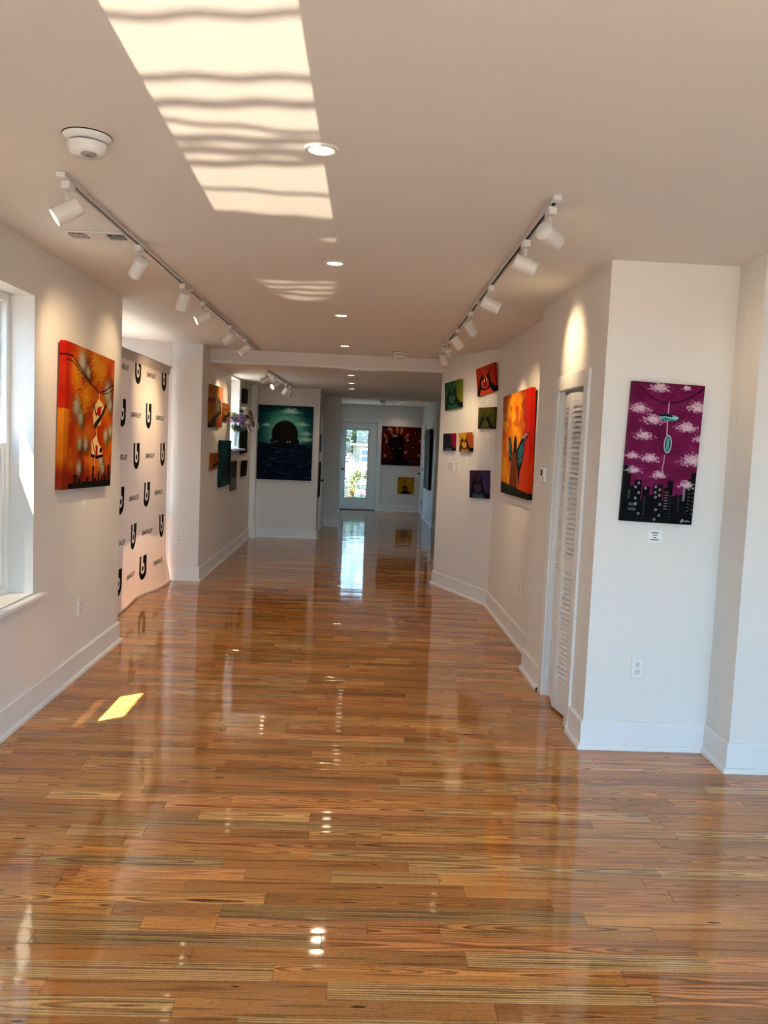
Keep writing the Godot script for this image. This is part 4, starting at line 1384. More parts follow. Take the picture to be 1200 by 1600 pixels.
func pic_portrait() -> Pic:
	var p := Pic.new(300, 290)
	p.each(func(u: float, v: float) -> Color:
		var k := 0.5 + 0.8 * nz(u * 6.0, v * 6.0)
		return Color(0.20, 0.015, 0.02).lerp(Color(0.34, 0.05, 0.03), k).lerp(Color(0.40, 0.10, 0.03), 0.6 * smoothstep(0.2, 0.5, nz(u * 14, v * 14))))
	var dark := Color(0.012, 0.010, 0.012)
	for q in [[0.84, 0.15], [0.79, 0.52], [0.10, 0.10], [0.75, 0.88]]:
		p.ell(q[0], q[1], 0.06, 0.06, Color(0.10, 0.015, 0.05), 0.9, 0.3)
		p.ell(q[0], q[1], 0.016, 0.016, Color(0.60, 0.50, 0.55), 1.0, 0.3)
	p.poly([[0.03, 1.0], [0.16, 0.90], [0.30, 0.84], [0.32, 0.70], [0.52, 0.70], [0.56, 0.84], [0.72, 0.90], [0.80, 1.0]], dark)
	p.ell(0.37, 0.44, 0.19, 0.24, dark, 1.0, 0.12, 0.0, 0.35, n1)
	p.ell(0.37, 0.57, 0.135, 0.24, Color(0.085, 0.008, 0.010), 1.0, 0.06)
	p.ell(0.37, 0.47, 0.09, 0.08, Color(0.17, 0.012, 0.015), 0.8, 0.6)
	p.ell(0.50, 0.62, 0.05, 0.20, dark, 0.9, 0.5)
	for q in [[0.29, 0.585], [0.465, 0.555]]:
		p.ell(q[0], q[1], 0.035, 0.014, Color(0.48, 0.36, 0.36), 1.0, 0.3)
		p.line([[q[0] - 0.05, q[1] - 0.025], [q[0] + 0.05, q[1] - 0.03]], 0.02, dark)
	for q in [[0.23, 0.12, -0.15], [0.38, 0.09, 0.0], [0.49, 0.11, 0.2], [0.63, 0.24, 0.7], [0.09, 0.27, -0.5]]:
		p.ell(q[0], q[1], 0.033, 0.085, Color(0.62, 0.38, 0.16), 1.0, 0.15, q[2])
		p.ell(q[0], q[1] - 0.01, 0.016, 0.05, Color(0.45, 0.16, 0.05), 1.0, 0.2, q[2])
		p.ell(q[0], q[1] - 0.03, 0.010, 0.025, Color(0.75, 0.60, 0.48), 0.9, 0.3, q[2])
	for q in [[0.29, 0.24], [0.36, 0.24], [0.65, 0.34], [0.62, 0.66], [0.95, 0.72], [0.12, 0.40], [0.09, 0.76], [0.17, 0.07], [0.97, 0.36]]:
		p.ell(q[0], q[1], 0.030, 0.035, Color(0.68, 0.58, 0.54), 1.0, 0.2, 0.4)
		p.ell(q[0], q[1], 0.013, 0.015, Color(0.20, 0.03, 0.04), 1.0, 0.2)
	return p

func pic_yellow() -> Pic:
	var p := Pic.new(140, 140)
	p.each(func(u: float, v: float) -> Color: return Color(0.62, 0.42, 0.01).lerp(Color(0.70, 0.50, 0.03), 0.5 + nz(u * 5, v * 5)))
	var dark := Color(0.03, 0.02, 0.015)
	p.poly([[0.10, 1.0], [0.30, 0.86], [0.42, 0.80], [0.56, 0.80], [0.70, 0.88], [0.86, 1.0]], dark)
	p.ell(0.46, 0.68, 0.15, 0.17, dark, 1.0, 0.1)
	p.ell(0.46, 0.70, 0.08, 0.08, Color(0.45, 0.38, 0.26), 0.9, 0.3)
	p.poly([[0.30, 0.66], [0.32, 0.52], [0.40, 0.60], [0.45, 0.38], [0.52, 0.58], [0.58, 0.54], [0.60, 0.66]], Color(0.14, 0.06, 0.02))
	p.ell(0.44, 0.20, 0.05, 0.03, Color(0.25, 0.12, 0.02), 1.0, 0.2, -0.5)
	p.ell(0.27, 0.27, 0.03, 0.03, Color(0.20, 0.09, 0.02), 1.0, 0.2)
	p.ell(0.48, 0.36, 0.18, 0.2, Color(0.66, 0.33, 0.02), 0.35, 0.6)
	p.line([[0.05, 0.04], [0.95, 0.04]], 0.03, Color(0.36, 0.25, 0.03), 0.8)
	return p

func pic_figure(a: Color, b: Color, dark: Color, skin: Color, kind: int, W := 200, H := 130) -> Pic:
	var p := Pic.new(W, H)
	p.each(func(u: float, v: float) -> Color: return a.lerp(b, clampf(0.5 + 0.9 * nz(u * 4.0 + kind * 7, v * 4.0 + kind), 0, 1)))
	if kind == 0:
		p.line([[0.0, 0.36], [0.35, 0.34]], 0.10, Color(0.42, 0.06, 0.02), 0.8)
		p.poly([[0.0, 1.0], [0.02, 0.82], [0.30, 0.72], [0.55, 0.62], [0.52, 0.36], [0.66, 0.26], [0.85, 0.40], [0.90, 0.66], [0.45, 0.80], [0.35, 1.0]], dark)
		p.poly([[0.60, 0.42], [0.72, 0.40], [0.75, 0.58], [0.60, 0.62]], Color(0.30, 0.34, 0.16))
		p.poly([[0.86, 0.05], [1.0, 0.05], [1.0, 0.62], [0.94, 0.60], [0.88, 0.30]], skin)
		p.poly([[0.45, 1.0], [0.55, 0.78], [0.90, 0.68], [1.0, 0.70], [1.0, 1.0]], Color(0.52, 0.20, 0.02))
	elif kind == 1:
		p.poly([[0.0, 1.0], [0.05, 0.75], [0.45, 0.62], [0.60, 0.50], [0.95, 0.45], [1.0, 0.70], [0.6, 0.80], [0.4, 1.0]], dark)
		p.ell(0.40, 0.58, 0.26, 0.10, skin, 0.9, 0.3)
		p.line([[0.1, 0.36], [0.9, 0.30]], 0.05, dark, 0.9)
	elif kind == 2:
		p.ell(0.45, 0.18, 0.07, 0.07, dark, 1.0, 0.2)
		p.poly([[0.0, 0.82], [0.1, 0.66], [0.6, 0.62], [0.95, 0.52], [0.95, 0.72], [0.5, 0.80], [0.3, 0.92]], dark)
		p.poly([[0.3, 0.98], [0.5, 0.84], [0.9, 0.80], [0.8, 1.0]], skin)
	elif kind == 3:
		p.poly([[0.06, 0.86], [0.10, 0.60], [0.35, 0.58], [0.55, 0.50], [0.62, 0.24], [0.78, 0.14], [0.98, 0.20], [1.0, 0.9], [0.7, 0.92], [0.35, 0.72], [0.2, 0.82]], dark)
		p.poly([[0.44, 0.62], [0.55, 0.60], [0.60, 0.74], [0.46, 0.78]], skin)
		p.line([[0.72, 0.30], [0.80, 0.60], [0.86, 0.84]], 0.03, b, 0.8)
	else:
		for k in 9:
			var x := 0.1 + 0.1 * k
			p.line([[x, 0.05 + 0.03 * (k % 3)], [x + 0.06 * nz(k * 3.1, kind), 0.95]], 0.05, dark if k % 2 == 0 else skin, 0.7, 0.02)
	return p

func pic_print() -> Pic:
	var p := Pic.new(90, 80, Color(0.46, 0.42, 0.36))
	p.poly([[0, 0], [1, 0], [1, 0.55], [0, 0.55]], Color(0.14, 0.16, 0.16))
	p.poly([[0.2, 0.1], [0.8, 0.1], [0.8, 0.5], [0.2, 0.5]], Color(0.20, 0.22, 0.21))
	p.line([[0, 0.56], [1, 0.56]], 0.03, Color(0.10, 0.10, 0.10))
	return p

func art_works() -> void:
	var FZ := Vector3(0, 0, 1)
	var RX := Vector3(1, 0, 0)
	canvas("purple_sky_painting", "magenta canvas of sneakers hung over a black city skyline", Vector3(1.66, 1.664, -4.44), RX, FZ, 0.395, 0.756, pic_purple(), -1.4, 0.3, 0.035)
	card("white printed label card below the magenta skyline canvas", Vector3(1.663, 1.207, -4.44), RX, FZ, 0.08, 0.068, 4)
	var LX := Vector3(0, 0, -1)
	canvas("sneaker_painting", "orange canvas of sneakers hung on a wire above dark towers", Vector3(-1.84, 1.732, -5.60), LX, RX, 1.0, 0.912, pic_sneakers(), -1.4, 0.9, 0.04)
	card("tiny label below the orange sneaker canvas", Vector3(-1.84, 1.17, -5.62), LX, RX, 0.05, 0.035)
	canvas("butterfly_painting", "large orange and red canvas of a figure with blue butterfly wings", Vector3(1.44, 1.70, -7.19), Vector3(0, 0, 1), -RX, 1.228, 0.905, pic_butterfly(), 0.4, 1.2, 0.04)
	var G := Vector3(1.44, 0, -8.5)
	var H := Vector3(0.985, 0, -9.78)
	var t := (G - H).normalized()
	var n := Vector3(t.z, 0, -t.x)
	if n.x > 0:
		n = -n
	var dark := Color(0.02, 0.018, 0.028)
	var gp := "small hand paintings on the angled wall"
	var hands := [
		["green canvas of dark hands forming a heart", 0.372, 2.246, 0.401, 0.314, pic_hands(Color(0.10, 0.28, 0.12), Color(0.16, 0.36, 0.20), Color(0.42, 0.42, 0.06), dark, Color(0.10, 0.34, 0.20), 0), 4.3, 1.5],
		["orange canvas of dark hands round a red heart, tilted", 1.155, 2.375, 0.398, 0.293, pic_hands(Color(0.60, 0.13, 0.02), Color(0.72, 0.22, 0.03), Color(0.66, 0.15, 0.02), dark, Color(0.74, 0.25, 0.03), 1), 7.0, 3.5],
		["olive canvas of two raised dark hands touching fingertips", 1.194, 1.972, 0.355, 0.226, pic_hands(Color(0.25, 0.25, 0.03), Color(0.36, 0.30, 0.03), Color(0.18, 0.18, 0.03), dark, Color(0.2, 0.2, 0.03), 2), 0.0, 1.0],
		["small dark canvas with a pink edge above the light switches", 0.318, 1.709, 0.284, 0.199, pic_hands(Color(0.07, 0.015, 0.05), Color(0.12, 0.04, 0.10), Color(0.55, 0.03, 0.18), dark, Color(0.30, 0.32, 0.40), 3), 1.1, 0.5],
		["bright yellow canvas of dark hands forming a heart", 0.742, 1.715, 0.283, 0.211, pic_hands(Color(0.78, 0.48, 0.05), Color(0.80, 0.62, 0.10), Color(0.62, 0.26, 0.12), dark, Color(0.72, 0.42, 0.03), 4), 2.0, 5.0],
		["violet canvas of dark hands forming a heart, lowest on its wall", 1.101, 1.268, 0.403, 0.298, pic_hands(Color(0.18, 0.10, 0.16), Color(0.25, 0.15, 0.24), Color(0.26, 0.18, 0.36), dark, Color(0.22, 0.34, 0.42), 5), 2.4, 1.5]]
	for q in hands:
		var c: Vector3 = H + t * float(q[1])
		canvas("hand_painting", q[0], Vector3(c.x, q[2], c.z), t, n, q[3], q[4], q[5], q[6], q[7], 0.03, 0.0, gp)
		card("tiny label below the %s" % String(q[0]).get_slice(" of", 0).get_slice(" with", 0), Vector3(c.x, float(q[2]) - float(q[4]) / 2 - 0.075, c.z), t, n, 0.05, 0.035)
	# hall
	canvas("ocean_painting", "large teal canvas of a head rising out of a dark sea", Vector3(-1.205, 1.605, -13.9), RX, FZ, 0.93, 1.245, pic_ocean(), 0.0, 0.0, 0.04)
	card("tiny label below the teal ocean canvas", Vector3(-1.18, 0.92, -13.9), RX, FZ, 0.05, 0.035)
	var X := -1.755
	var gold := Color(0.50, 0.26, 0.02)
	var gold2 := Color(0.62, 0.36, 0.04)
	canvas("golden_painting", "golden brown canvas of a dark figure under the wall-washing spotlight", Vector3(X, 2.022, -10.136), LX, RX, 0.81, 0.504, pic_figure(gold, gold2, Color(0.04, 0.015, 0.02), Color(0.58, 0.36, 0.28), 0), 1.0, 0.0)
	canvas("gold_canvas", "small gold and black canvas beside the golden figure canvas", Vector3(X, 1.985, -10.91), LX, RX, 0.54, 0.222, pic_figure(gold, gold2, Color(0.04, 0.02, 0.02), Color(0.62, 0.44, 0.10), 1), 0.0, 0.0)
	canvas("orange_canvas", "small orange canvas below the golden figure canvas", Vector3(X, 1.357, -10.125), LX, RX, 0.435, 0.201, pic_figure(Color(0.55, 0.22, 0.02), Color(0.62, 0.34, 0.04), Color(0.05, 0.015, 0.015), Color(0.66, 0.42, 0.2), 2), 0.0, 0.0)
	canvas("teal_figure_painting", "teal canvas of a dark crouching figure below the window sill", Vector3(X, 1.315, -10.93), LX, RX, 0.82, 0.60, pic_figure(Color(0.0, 0.19, 0.20), Color(0.02, 0.26, 0.25), Color(0.012, 0.03, 0.035), Color(0.16, 0.22, 0.16), 3), 0.0, 0.6)
	canvas("framed_print", "narrow black framed print below the window with flowers", Vector3(X, 1.115, -11.762), LX, RX, 0.46, 0.37, pic_print(), 0.0, 0.5, 0.012, 0.022)
	canvas("dark_canvas", "small black and grey canvas between window and pilaster, above the bouquet", Vector3(X, 2.295, -12.70), LX, RX, 0.46, 0.221, pic_figure(Color(0.05, 0.05, 0.05), Color(0.10, 0.10, 0.09), Color(0.02, 0.02, 0.02), Color(0.22, 0.21, 0.19), 4), 1.0, 2.0)
	canvas("green_canvas", "dark green canvas behind the glass vase", Vector3(X, 1.627, -12.72), LX, RX, 0.64, 0.403, pic_figure(Color(0.02, 0.07, 0.04), Color(0.03, 0.11, 0.07), Color(0.012, 0.03, 0.02), Color(0.08, 0.20, 0.12), 4), 1.0, 0.0)
	canvas("brown_canvas", "small dark brown canvas low beside the pilaster", Vector3(X, 1.191, -12.80), LX, RX, 0.45, 0.242, pic_figure(Color(0.08, 0.025, 0.02), Color(0.13, 0.04, 0.03), Color(0.03, 0.01, 0.01), Color(0.18, 0.06, 0.04), 4), 0.0, 3.0)
	# end of the hall and the end room
	canvas("portrait_painting", "dark red canvas of a head crowned with petals", Vector3(1.11, 1.625, -20.3), RX, FZ, 0.97, 0.955, pic_portrait(), 0.0, 0.0, 0.04)
	canvas("yellow_figure_painting", "small yellow canvas of a dark bust below the red portrait", Vector3(1.265, 0.655, -20.3), RX, FZ, 0.41, 0.415, pic_yellow(), 0.0, 0.0, 0.03)
	canvas("black_painting", "large black and grey canvas on the right wall of the end room", Vector3(1.62, 1.37, -17.95), Vector3(0, 0, 1), -RX, 1.2, 1.30, pic_figure(Color(0.03, 0.035, 0.03), Color(0.06, 0.07, 0.06), Color(0.02, 0.02, 0.02), Color(0.10, 0.12, 0.10), 4), 0.0, 0.8, 0.06)
	canvas("dark_panel_painting", "dark panel on the short wall beside the end room opening", Vector3(1.86, 1.95, -16.3), RX, FZ, 0.30, 0.42, pic_figure(Color(0.07, 0.035, 0.02), Color(0.10, 0.05, 0.03), Color(0.03, 0.02, 0.02), Color(0.10, 0.04, 0.03), 4, 90, 130), 0.0, 0.0, 0.03)
	canvas("passage_print", "small black framed print on the passage wall", Vector3(-0.635, 1.62, -14.26), Vector3(0, 0, -1), RX, 0.22, 0.26, pic_figure(Color(0.20, 0.18, 0.16), Color(0.28, 0.26, 0.22), Color(0.08, 0.07, 0.06), Color(0.30, 0.28, 0.24), 4), 0.0, 0.6, 0.012, 0.02)
	canvas("passage_canvas", "pale teal canvas low on the passage wall", Vector3(-0.635, 1.0, -14.26), Vector3(0, 0, -1), RX, 0.34, 0.60, pic_figure(Color(0.10, 0.14, 0.13), Color(0.14, 0.20, 0.19), Color(0.04, 0.05, 0.05), Color(0.2, 0.26, 0.24), 4), 0.0, 0.6, 0.025)
	canvas("end_room_print", "narrow dark canvas leaning out on the left wall of the end room, upper one", Vector3(-0.40, 1.72, -18.2), Vector3(0, 0, -1), RX, 0.7, 0.50, pic_figure(Color(0.03, 0.03, 0.03), Color(0.05, 0.05, 0.05), Color(0.02, 0.02, 0.02), Color(0.1, 0.1, 0.1), 4), 0.0, 3.0, 0.03)
	canvas("end_room_print", "tall dark canvas leaning out on the left wall of the end room, lower one", Vector3(-0.40, 0.88, -18.2), Vector3(0, 0, -1), RX, 0.7, 0.85, pic_figure(Color(0.03, 0.03, 0.03), Color(0.05, 0.05, 0.05), Color(0.02, 0.02, 0.02), Color(0.1, 0.1, 0.1), 4), 0.0, 2.0, 0.03)

# ------------------------------------------------------------------ logo banner on its stand
func logo(p: Pic, cx: float, cy: float, w: float, h: float) -> void:
	var k := Color(0.015, 0.013, 0.015)
	var bg := Color(0.88, 0.83, 0.80)
	var X := func(u: float) -> float: return cx + (u - 0.5) * w
	var Y := func(v: float) -> float: return cy + (v - 0.5) * h
	p.poly([[X.call(0), Y.call(0)], [X.call(1), Y.call(0)], [X.call(1), Y.call(0.62)], [X.call(0), Y.call(0.62)]], k)
	p.ell(cx, Y.call(0.60), w / 2, h * 0.40, k, 1.0, 0.02)
	p.poly([[X.call(0.26), Y.call(-0.01)], [X.call(0.52), Y.call(-0.01)], [X.call(0.52), Y.call(0.30)], [X.call(0.72), Y.call(0.36)], [X.call(0.72), Y.call(0.6)], [X.call(0.26), Y.call(0.6)]], bg)
	p.ell(X.call(0.5), Y.call(0.56), w * 0.25, h * 0.20, bg, 1.0, 0.03)
	p.ell(X.call(0.51), Y.call(0.54), w * 0.125, h * 0.105, k, 1.0, 0.04)

func banner() -> void:
	var zl := -6.78        # near edge (behind the wall corner)
	var zr := -9.24
	var W := zl - zr
	var top := 2.40
	var p := Pic.new(1024, 1000, Color(0.88, 0.83, 0.80))
	var rows := [2.245, 1.83, 1.436, 1.04, 0.655, 0.285]
	for i in rows.size():
		var v: float = (top - rows[i]) / top
		var zs: Array = [-6.93, -7.95, -9.0] if i % 2 == 0 else [-7.45, -8.37]
		var ts: Array = [-7.45, -8.45] if i % 2 == 0 else [-6.95, -7.90, -8.85]
		for z in zs:
			logo(p, (zl - z) / W, v, 0.215 / W, 0.25 / top)
		for z in ts:
			p.text((zl - z) / W - 0.17 / W, v - 0.006, 0.0165, "URBANARTGALLERY", Color(0.10, 0.09, 0.09), 0.15, 0.72, 0.9)
	var m := paint_mat(p, 0.75)
	m.backlight_enabled = true
	m.backlight = Color(0.42, 0.37, 0.33)
	var g := thing("logo_banner", "tall white step-and-repeat banner printed with black logos, hung in the bay", "banner", Vector3(-2.10, 0, zl))
	var s := begin(true)
	var nu := 40
	var nv := 40
	var pt := func(i: int, j: int) -> Vector3:
		var u := float(i) / nu
		var v := float(j) / nv
		var low := smoothstep(0.45, 1.0, v)
		var x := 0.006 * sin(u * 9.0 + 1.0) * v + low * (-0.035 * sin(u * PI) - 0.018 * sin(u * 13.0)) + 0.055 * smoothstep(0.86, 1.0, v) * smoothstep(0.55, 1.0, u)
		return Vector3(x, top * (1.0 - v) + 0.004, -u * W * (1.0 + 0.02 * smoothstep(0.6, 1.0, v)))
	for i in nu:
		for j in nv:
			quad_uv(s, [pt.call(i, j), pt.call(i + 1, j), pt.call(i + 1, j + 1), pt.call(i, j + 1)], [Vector2(float(i) / nu, float(j) / nv), Vector2(float(i + 1) / nu, float(j) / nv), Vector2(float(i + 1) / nu, float(j + 1) / nv), Vector2(float(i) / nu, float(j + 1) / nv)])
	put(s, "banner_cloth", m, g)
	# stitched pocket over the rod
	s = begin(true)
	for i in nu:
		var z0 := -W * i / nu
		var z1 := -W * (i + 1) / nu
		quad(s, Vector3(0.012, 2.405, z0), Vector3(0.012, 2.405, z1), Vector3(0.008, 2.315, z1), Vector3(0.008, 2.315, z0))
	put(s, "rod_pocket", mat(Color(0.74, 0.69, 0.66), 0.8), g)
	s = begin(true)
	tube(s, [Vector3(-0.004, 2.405, 0.05), Vector3(-0.004, 2.405, -W - 0.07)], 0.013, 0.013, 14)
	put(s, "top_rod", M.chrome, g)
	s = begin(true)
	lathe(s, [Vector2(0, -0.022), Vector2(0.014, -0.018), Vector2(0.021, 0.0), Vector2(0.014, 0.018), Vector2(0, 0.022)], 16, Transform3D(Basis(), Vector3(-0.004, 2.41, -W - 0.085)))
	put(s, "rod_end", M.plate, g)
	for z in [-0.15, -W + 0.30]:
		s = begin(true)
		tube(s, [Vector3(-0.06, 0.0, z), Vector3(-0.05, 2.40, z)], 0.013, 0.011, 12)
		put(s, "stand_pole", M.chrome, g)
		s = begin()
		cbox(s, Vector3(-0.06, 0.006, z), Vector3(0.12, 0.012, 0.24), 0.004)
		put(s, "stand_foot", M.black, g)
	# hem weighted along the floor
	s = begin(true)
	var path := []
	for i in nu + 1:
		path.append(pt.call(i, nv) + Vector3(0.004, 0.007, 0))
	tube(s, path, 0.009, 0.009, 8)
	put(s, "hem", mat(Color(0.86, 0.81, 0.77), 0.8), g)

# ------------------------------------------------------------------ outlets, switches, thermostat
func outlet(label: String, c: Vector3, ex: Vector3, n: Vector3) -> void:
	var g := thing("wall_outlet", label, "outlet", c)
	g.transform.basis = Basis(ex.normalized(), Vector3.UP, n.normalized())
	var s := begin()
	bb(s, Vector3(-0.036, -0.058, 0), Vector3(0.036, 0.058, 0.006), 0.003)
	put(s, "cover_plate", M.plate, g)
	for y in [0.020, -0.020]:
		s = begin(true)
		lathe(s, [Vector2(0.0, 0.009), Vector2(0.0150, 0.009), Vector2(0.0165, 0.0075), Vector2(0.0165, 0.005)], 20, Transform3D(Basis(Vector3.RIGHT, deg_to_rad(90)), Vector3(0, y, 0)))
		var r := put(s, "receptacle", M.lampwhite, g)
		s = begin()
		cbox(s, Vector3(-0.006, y + 0.004, 0.0092), Vector3(0.0026, 0.009, 0.0012))
		cbox(s, Vector3(0.006, y + 0.004, 0.0092), Vector3(0.0026, 0.008, 0.0012))
		cbox(s, Vector3(0, y - 0.0065, 0.0092), Vector3(0.005, 0.005, 0.0012))
		put(s, "slots", M.slot, r)

func switches(label: String, c: Vector3, ex: Vector3, n: Vector3, count: int) -> void:
	var g := thing("light_switch", label, "switch", c)
	g.transform.basis = Basis(ex.normalized(), Vector3.UP, n.normalized())
	var w := 0.070 + 0.046 * (count - 1)
	var s := begin()
	bb(s, Vector3(-w / 2, -0.058, 0), Vector3(w / 2, 0.058, 0.006), 0.003)
	put(s, "cover_plate", M.plate, g)
	for k in count:
		s = begin()
		cbox(s, Vector3(-w / 2 + 0.035 + 0.046 * k, 0, 0.006), Vector3(0.038, 0.071, 0.002))
		put(s, "rocker_gap", M.slot, g)
		s = begin()
		cbox(s, Vector3.ZERO, Vector3(0.034, 0.067, 0.006), 0.0015, Transform3D(Basis(Vector3.RIGHT, deg_to_rad(4)), Vector3(-w / 2 + 0.035 + 0.046 * k, 0, 0.0085)))
		put(s, "rocker", M.lampwhite, g)

func wall_plates() -> void:
	var RX := Vector3(1, 0, 0)
	var FZ := Vector3(0, 0, 1)
	outlet("white outlet below the magenta skyline canvas", Vector3(1.614, 0.466, -4.44), RX, FZ)
	outlet("white outlet on the left wall below the orange sneaker canvas", Vector3(-1.84, 0.465, -5.56), -FZ, RX)
	outlet("white outlet on the right wall near the closet corner", Vector3(1.44, 0.49, -6.85), FZ, -RX)
	var G := Vector3(1.44, 0, -8.5)
	var H := Vector3(0.985, 0, -9.78)
	var t := (G - H).normalized()
	var n := Vector3(t.z, 0, -t.x)
	if n.x > 0:
		n = -n
	var c := H + t * 0.882
	outlet("white outlet low on the angled wall of hand paintings", Vector3(c.x, 0.463, c.z), t, n)
	c = H + t * 0.345
	switches("wide light switch plate with three rockers on the angled wall", Vector3(c.x, 1.434, c.z), t, n, 3)
	c = H + t * 0.529
	switches("single light switch beside the wide switch plate", Vector3(c.x, 1.44, c.z), t, n, 1)
	outlet("outlet on the white return wall right of the banner", Vector3(-1.98, 0.49, -9.35), RX, FZ)
	outlet("outlet on the left hall wall below the orange canvas", Vector3(-1.755, 0.45, -10.05), -FZ, RX)
	outlet("outlet on the end wall beside the yellow bust canvas", Vector3(0.93, 0.52, -20.3), RX, FZ)
	switches("pale switch plate on the left hall wall by the corner", Vector3(-1.755, 1.75, -9.50), -FZ, RX, 1)
	var g := thing("thermostat", "small white thermostat with a dark display beside the closet casing", "thermostat", Vector3(1.33, 1.49, -5.70))
	g.transform.basis = Basis(FZ, Vector3.UP, -RX)
	var s := begin()
	bb(s, Vector3(-0.055, -0.055, 0), Vector3(0.055, 0.055, 0.024), 0.005)
	put(s, "housing", M.plate, g)
	s = begin()
	bb(s, Vector3(-0.040, -0.012, 0.024), Vector3(0.006, 0.030, 0.0255), 0.0)
	put(s, "display", mat(Color(0.06, 0.07, 0.06), 0.2), g)
	s = begin()
	bb(s, Vector3(0.018, -0.036, 0.024), Vector3(0.042, -0.024, 0.027), 0.001)
	put(s, "button", M.grille, g)

# ------------------------------------------------------------------ bouquet in the hall window
func flowers() -> void:
	var at := Vector3(-1.75, 1.506, -11.86)
	var g := thing("glass_vase", "clear glass vase of water on the hall window sill", "vase", at)
	var s := begin(true)
	lathe(s, [Vector2(0.0, 0.004), Vector2(0.045, 0.004), Vector2(0.052, 0.02), Vector2(0.060, 0.12), Vector2(0.068, 0.24), Vector2(0.0645, 0.24), Vector2(0.0565, 0.12), Vector2(0.049, 0.022), Vector2(0.0, 0.018)], 28)
	var gl := mat(Color(0.86, 0.95, 0.92, 0.22), 0.02)
	gl.transparency = BaseMaterial3D.TRANSPARENCY_ALPHA
	put(s, "vase_glass", gl, g)
	s = begin(true)
	lathe(s, [Vector2(0.0, 0.019), Vector2(0.048, 0.023), Vector2(0.054, 0.11), Vector2(0.055, 0.13), Vector2(0.0, 0.13)], 24)
	var wt := mat(Color(0.70, 0.86, 0.74, 0.25), 0.02)
	wt.transparency = BaseMaterial3D.TRANSPARENCY_ALPHA
	put(s, "water", wt, g)
	var stem_m := mat(Color(0.14, 0.30, 0.07), 0.6)
	var leaf_m := mat(Color(0.045, 0.11, 0.035), 0.5)
	leaf_m.backlight_enabled = true
	leaf_m.backlight = Color(0.10, 0.22, 0.05)
	var kinds := {"lilac": mat(Color(0.66, 0.54, 0.64), 0.7), "wine": mat(Color(0.20, 0.03, 0.04), 0.6), "amber": mat(Color(0.46, 0.19, 0.05), 0.6), "cream": mat(Color(0.80, 0.72, 0.45), 0.6), "lime": mat(Color(0.45, 0.55, 0.10), 0.6), "pink": mat(Color(0.74, 0.55, 0.55), 0.6)}
	for k in kinds.values():
		k.backlight_enabled = true
		k.backlight = k.albedo_color * 0.5
	var r := RandomNumberGenerator.new()
	r.seed = 17
	# name, label, offset of the bloom from the vase foot, size
	var list := [
		["lilac", "full lilac bloom nearest the window edge", Vector3(0.02, 0.42, 0.10), 0.075], ["lilac", "lilac bloom low over the vase rim", Vector3(0.10, 0.37, 0.03), 0.07], ["lilac", "lilac bloom beside the wine-red flower", Vector3(0.13, 0.46, 0.06), 0.06],
		["wine", "wine-red flower in the middle of the bouquet", Vector3(0.16, 0.47, -0.02), 0.055], ["wine", "dark red bud high in the bouquet", Vector3(0.10, 0.56, 0.0), 0.04], ["amber", "amber lily leaning out to the right", Vector3(0.24, 0.38, -0.10), 0.065],
		["amber", "amber lily high at the back", Vector3(0.20, 0.55, -0.10), 0.06], ["amber", "rust-coloured bud at the far right tip", Vector3(0.36, 0.36, -0.16), 0.035], ["cream", "cream flower at the top of the bouquet", Vector3(0.17, 0.60, -0.04), 0.05],
		["cream", "pale yellow flower against the window", Vector3(0.0, 0.50, 0.10), 0.05], ["lime", "lime green bloom right of the wine-red flower", Vector3(0.22, 0.47, -0.07), 0.05], ["pink", "pink flower drooping over the rim on the right", Vector3(0.20, 0.31, -0.04), 0.05]]
	for q in list:
		var f := thing("%s_flower" % q[0], q[1], "flower", at, "flowers in the glass vase")
		var tip: Vector3 = q[2]
		tip = Vector3(tip.x * 0.85, 0.24 + (tip.y - 0.24) * 0.85, tip.z * 0.9)
		s = begin(true)
		var foot := Vector3(r.randf_range(-0.02, 0.02), 0.03, r.randf_range(-0.02, 0.02))
		var neck := Vector3(clampf(tip.x * 0.3, -0.04, 0.04), 0.235, clampf(tip.z * 0.3, -0.04, 0.04))
		tube(s, [foot, foot.lerp(neck, 0.5), neck, neck.lerp(tip, 0.6) + Vector3(0, 0.02, 0), tip], 0.004, 0.003, 6)
		put(s, "stem", stem_m, f)
		var up := (tip - Vector3(0, 0.26, 0)).normalized()
		var b := Basis(Quaternion(Vector3.UP, up))
		s = begin()
		var R: float = q[3] * 1.7
		for ring in 3:
			var np := 9 - ring * 2
			for k in np:
				var a := TAU * k / np + ring * 0.4
				var el := [0.15, 0.6, 1.1][ring] as float
				var d := Vector3(cos(a) * cos(el), sin(el), sin(a) * cos(el))
				var sd := Vector3(-sin(a), 0, cos(a)) * R * 0.26
				var L: float = R * (1.0 - 0.18 * ring)
				var mid := d * L * 0.55 + Vector3(0, R * 0.08, 0)
				quad(s, tip, tip + b * (mid - sd), tip + b * (d * L), tip + b * (mid + sd))
		put(s, "petals", kinds[q[0]], f)
		s = begin(true)
		lathe(s, [Vector2(0, R * 0.25), Vector2(R * 0.14, R * 0.18), Vector2(R * 0.18, 0.0)], 10, Transform3D(b, tip))
		put(s, "flower_center", kinds.amber if q[0] != "amber" else kinds.wine, f)
	var lv := thing("bouquet_leaves", "dark green leaves filling the bouquet above the vase rim", "leaves", at)
	for k in 34:
		var a := r.randf_range(0, TAU)
		var base := Vector3(0.05 * cos(a) + 0.04, 0.24, 0.05 * sin(a))
		var d := Vector3(0.5 + 0.7 * cos(a), r.randf_range(0.2, 0.9), 0.7 * sin(a)).normalized() * r.randf_range(0.10, 0.17)
		var sd := d.cross(Vector3.UP).normalized() * 0.032
		s = begin()
		quad(s, base, base + d * 0.5 - sd, base + d, base + d * 0.5 + sd)
		put(s, "leaf", leaf_m, lv)
